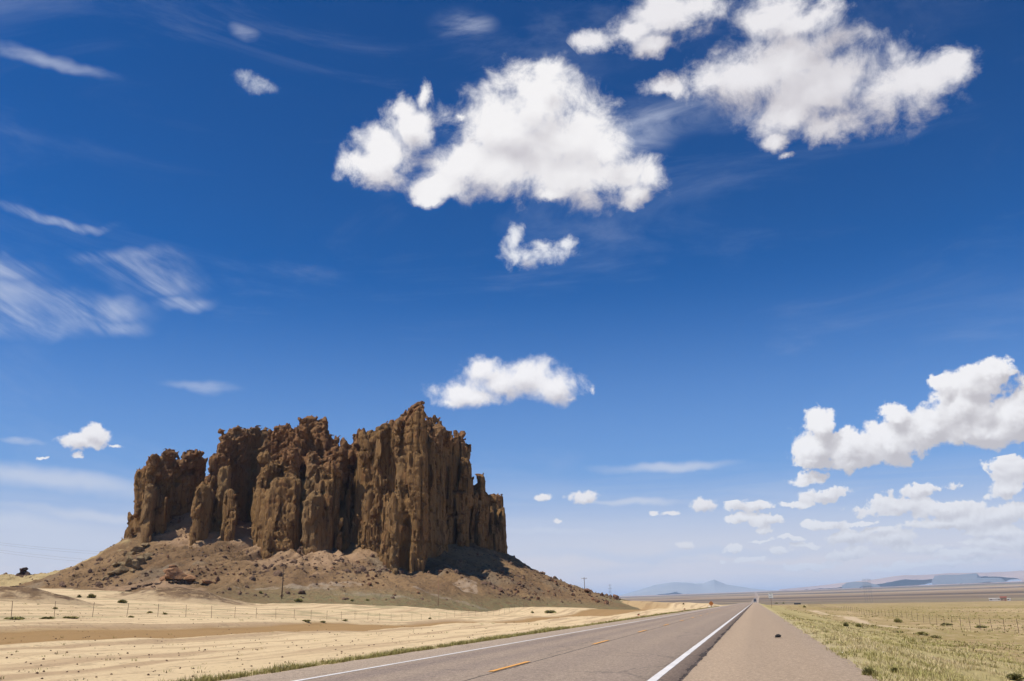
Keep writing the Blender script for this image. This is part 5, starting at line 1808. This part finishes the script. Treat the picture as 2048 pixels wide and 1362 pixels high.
def litter(px, py, w, label, seed):
    p, r = hit(px, py); s = w * r / 1874 / 2
    me = rock_mesh('litter', seed, M_BAG, sub=2, cuts=6, squash=(1, .8, .5))
    o = obj('crumpled_paper', me, label=label, cat='litter', loc=p + Vector((0, 0, s * .3))); o.scale = (s, s, s)


litter(1686, 1306, 5, 'scrap of white paper in the verge near the shoulder edge', 701)
litter(1767, 1305, 3.5, 'tiny white scrap among orange-tinted grass on the verge', 702)

# ---- distant vehicle and farm
M_TRUCK = flat_mat('blue_truck_paint', (0.035, 0.05, 0.10), 0.4, 0.5, .1)
M_TRAIL = flat_mat('trailer_sheet', (0.36, 0.32, 0.30), 0.5, 0.4, .1)
M_GLASS = flat_mat('dark_glass', (0.03, 0.035, 0.04), 0.15, 0.6, .05)
M_WALLW = flat_mat('pale_wall', (0.55, 0.50, 0.44), 0.9, 0.1, .1)
M_ROOFR = flat_mat('red_brown_roof', (0.24, 0.085, 0.055), 0.8, 0.2, .2)
M_WALLB = flat_mat('tan_wall', (0.34, 0.24, 0.16), 0.9, 0.1, .1)


def truck():
    y = 860.0; x = float(road_shift(y)) - 3.4
    root = obj('truck', None, label='distant dark blue truck coming head-on down the highway', cat='truck', loc=(x + 3.2, y, float(road_z(y)) + .06))
    b = MB(); b.box((0, 1.0, 1.75), (2.4, 2.2, 2.3), taper=.94); b.box((0, -.4, 1.2), (2.3, 1.2, 1.2), taper=.93); obj('cab', b.mesh('cab', M_TRUCK), parent=root)
    t = MB(); t.box((0, 8.5, 2.6), (2.55, 12.5, 2.8)); obj('trailer', t.mesh('trailer', M_TRAIL), parent=root)
    g_ = MB(); g_.box((0, -.12, 2.3), (2.0, .05, .75)); obj('windscreen', g_.mesh('windscreen', M_GLASS), parent=root)
    g_ = MB(); g_.box((0, -1.02, 1.15), (1.2, .05, .8)); obj('grille', g_.mesh('grille', M_STEEL), parent=root)
    bm_ = MB(); bm_.box((0, -1.1, .6), (2.4, .2, .3)); obj('bumper', bm_.mesh('bumper', M_STEEL), parent=root)
    for s in (-1, 1):
        h = MB(); h.tube((s * .9, -1.06, .95), (s * .9, -.98, .95), .13, n=10); obj('headlight', h.mesh('headlight', M_BAG), parent=root)
        for yy in (-.3, 2.6, 3.9, 12.4, 13.7):
            w = MB(); w.tube((s * 1.2 - .15 * s, yy, .5), (s * 1.2 + .02 * s, yy, .5), .5, n=16)
            wo = obj('wheel', w.mesh('wheel', M_RUBBER, True), parent=root)
            h2 = MB(); h2.tube((s * 1.2 + .02 * s, yy, .5), (s * 1.2 + .05 * s, yy, .5), .26, n=12); obj('rim', h2.mesh('rim', M_STEEL), parent=wo)


truck()


def house(px, py, R, w, d, h, roof, wm, rm, label, name='house', cat='house'):
    p = at_range(px, py, R); p.z = float(surf_z(p.x, p.y)[0]) 
    root = obj(name, None, label=label, cat=cat, loc=p); root.rotation_euler.z = -math.atan2(p.x, p.y)
    b = MB(); b.box((0, 0, h / 2 - .5), (w, d, h + 1)); obj('wall', b.mesh('wall', wm), parent=root)
    e = .4
    r = MB(); x0, x1, y0, y1 = -w / 2 - e, w / 2 + e, -d / 2 - e, d / 2 + e
    r.add([(x0, y0, h + .02), (x1, y0, h + .02), (x1, y1, h + .02), (x0, y1, h + .02), (x0, 0, h + roof), (x1, 0, h + roof)], [(0, 3, 2, 1), (0, 1, 5, 4), (2, 3, 4, 5), (1, 2, 5), (3, 0, 4)])
    obj('roof', r.mesh('roof', rm), parent=root)
    n = max(2, int(w / 4))
    for i in range(n):
        x = -w / 2 + (i + .5) * w / n
        q = MB()
        if i == n // 2: q.box((x, -d / 2 - .03, 1.05), (.95, .06, 2.1)); obj('door', q.mesh('door', rm), parent=root)
        else: q.box((x, -d / 2 - .03, 1.5), (1.2, .06, 1.0)); obj('window', q.mesh('window', M_GLASS), parent=root)


house(1990, 1199, 1240, 12.5, 5, 2.6, .7, M_WALLW, M_WALLW, 'long low pale building far out on the right-hand plain', 'shed', 'shed')
house(2007, 1199, 1235, 6.5, 6, 3.4, 1.6, M_WALLB, M_ROOFR, 'small far-off house with a red-brown roof right of the pale building')
house(2018, 1199, 1230, 3.0, 3, 2.2, .6, M_WALLW, M_WALLW, 'tiny pale hut right of the far red-roofed house', 'hut', 'hut')
print('all', time.time() - T0)
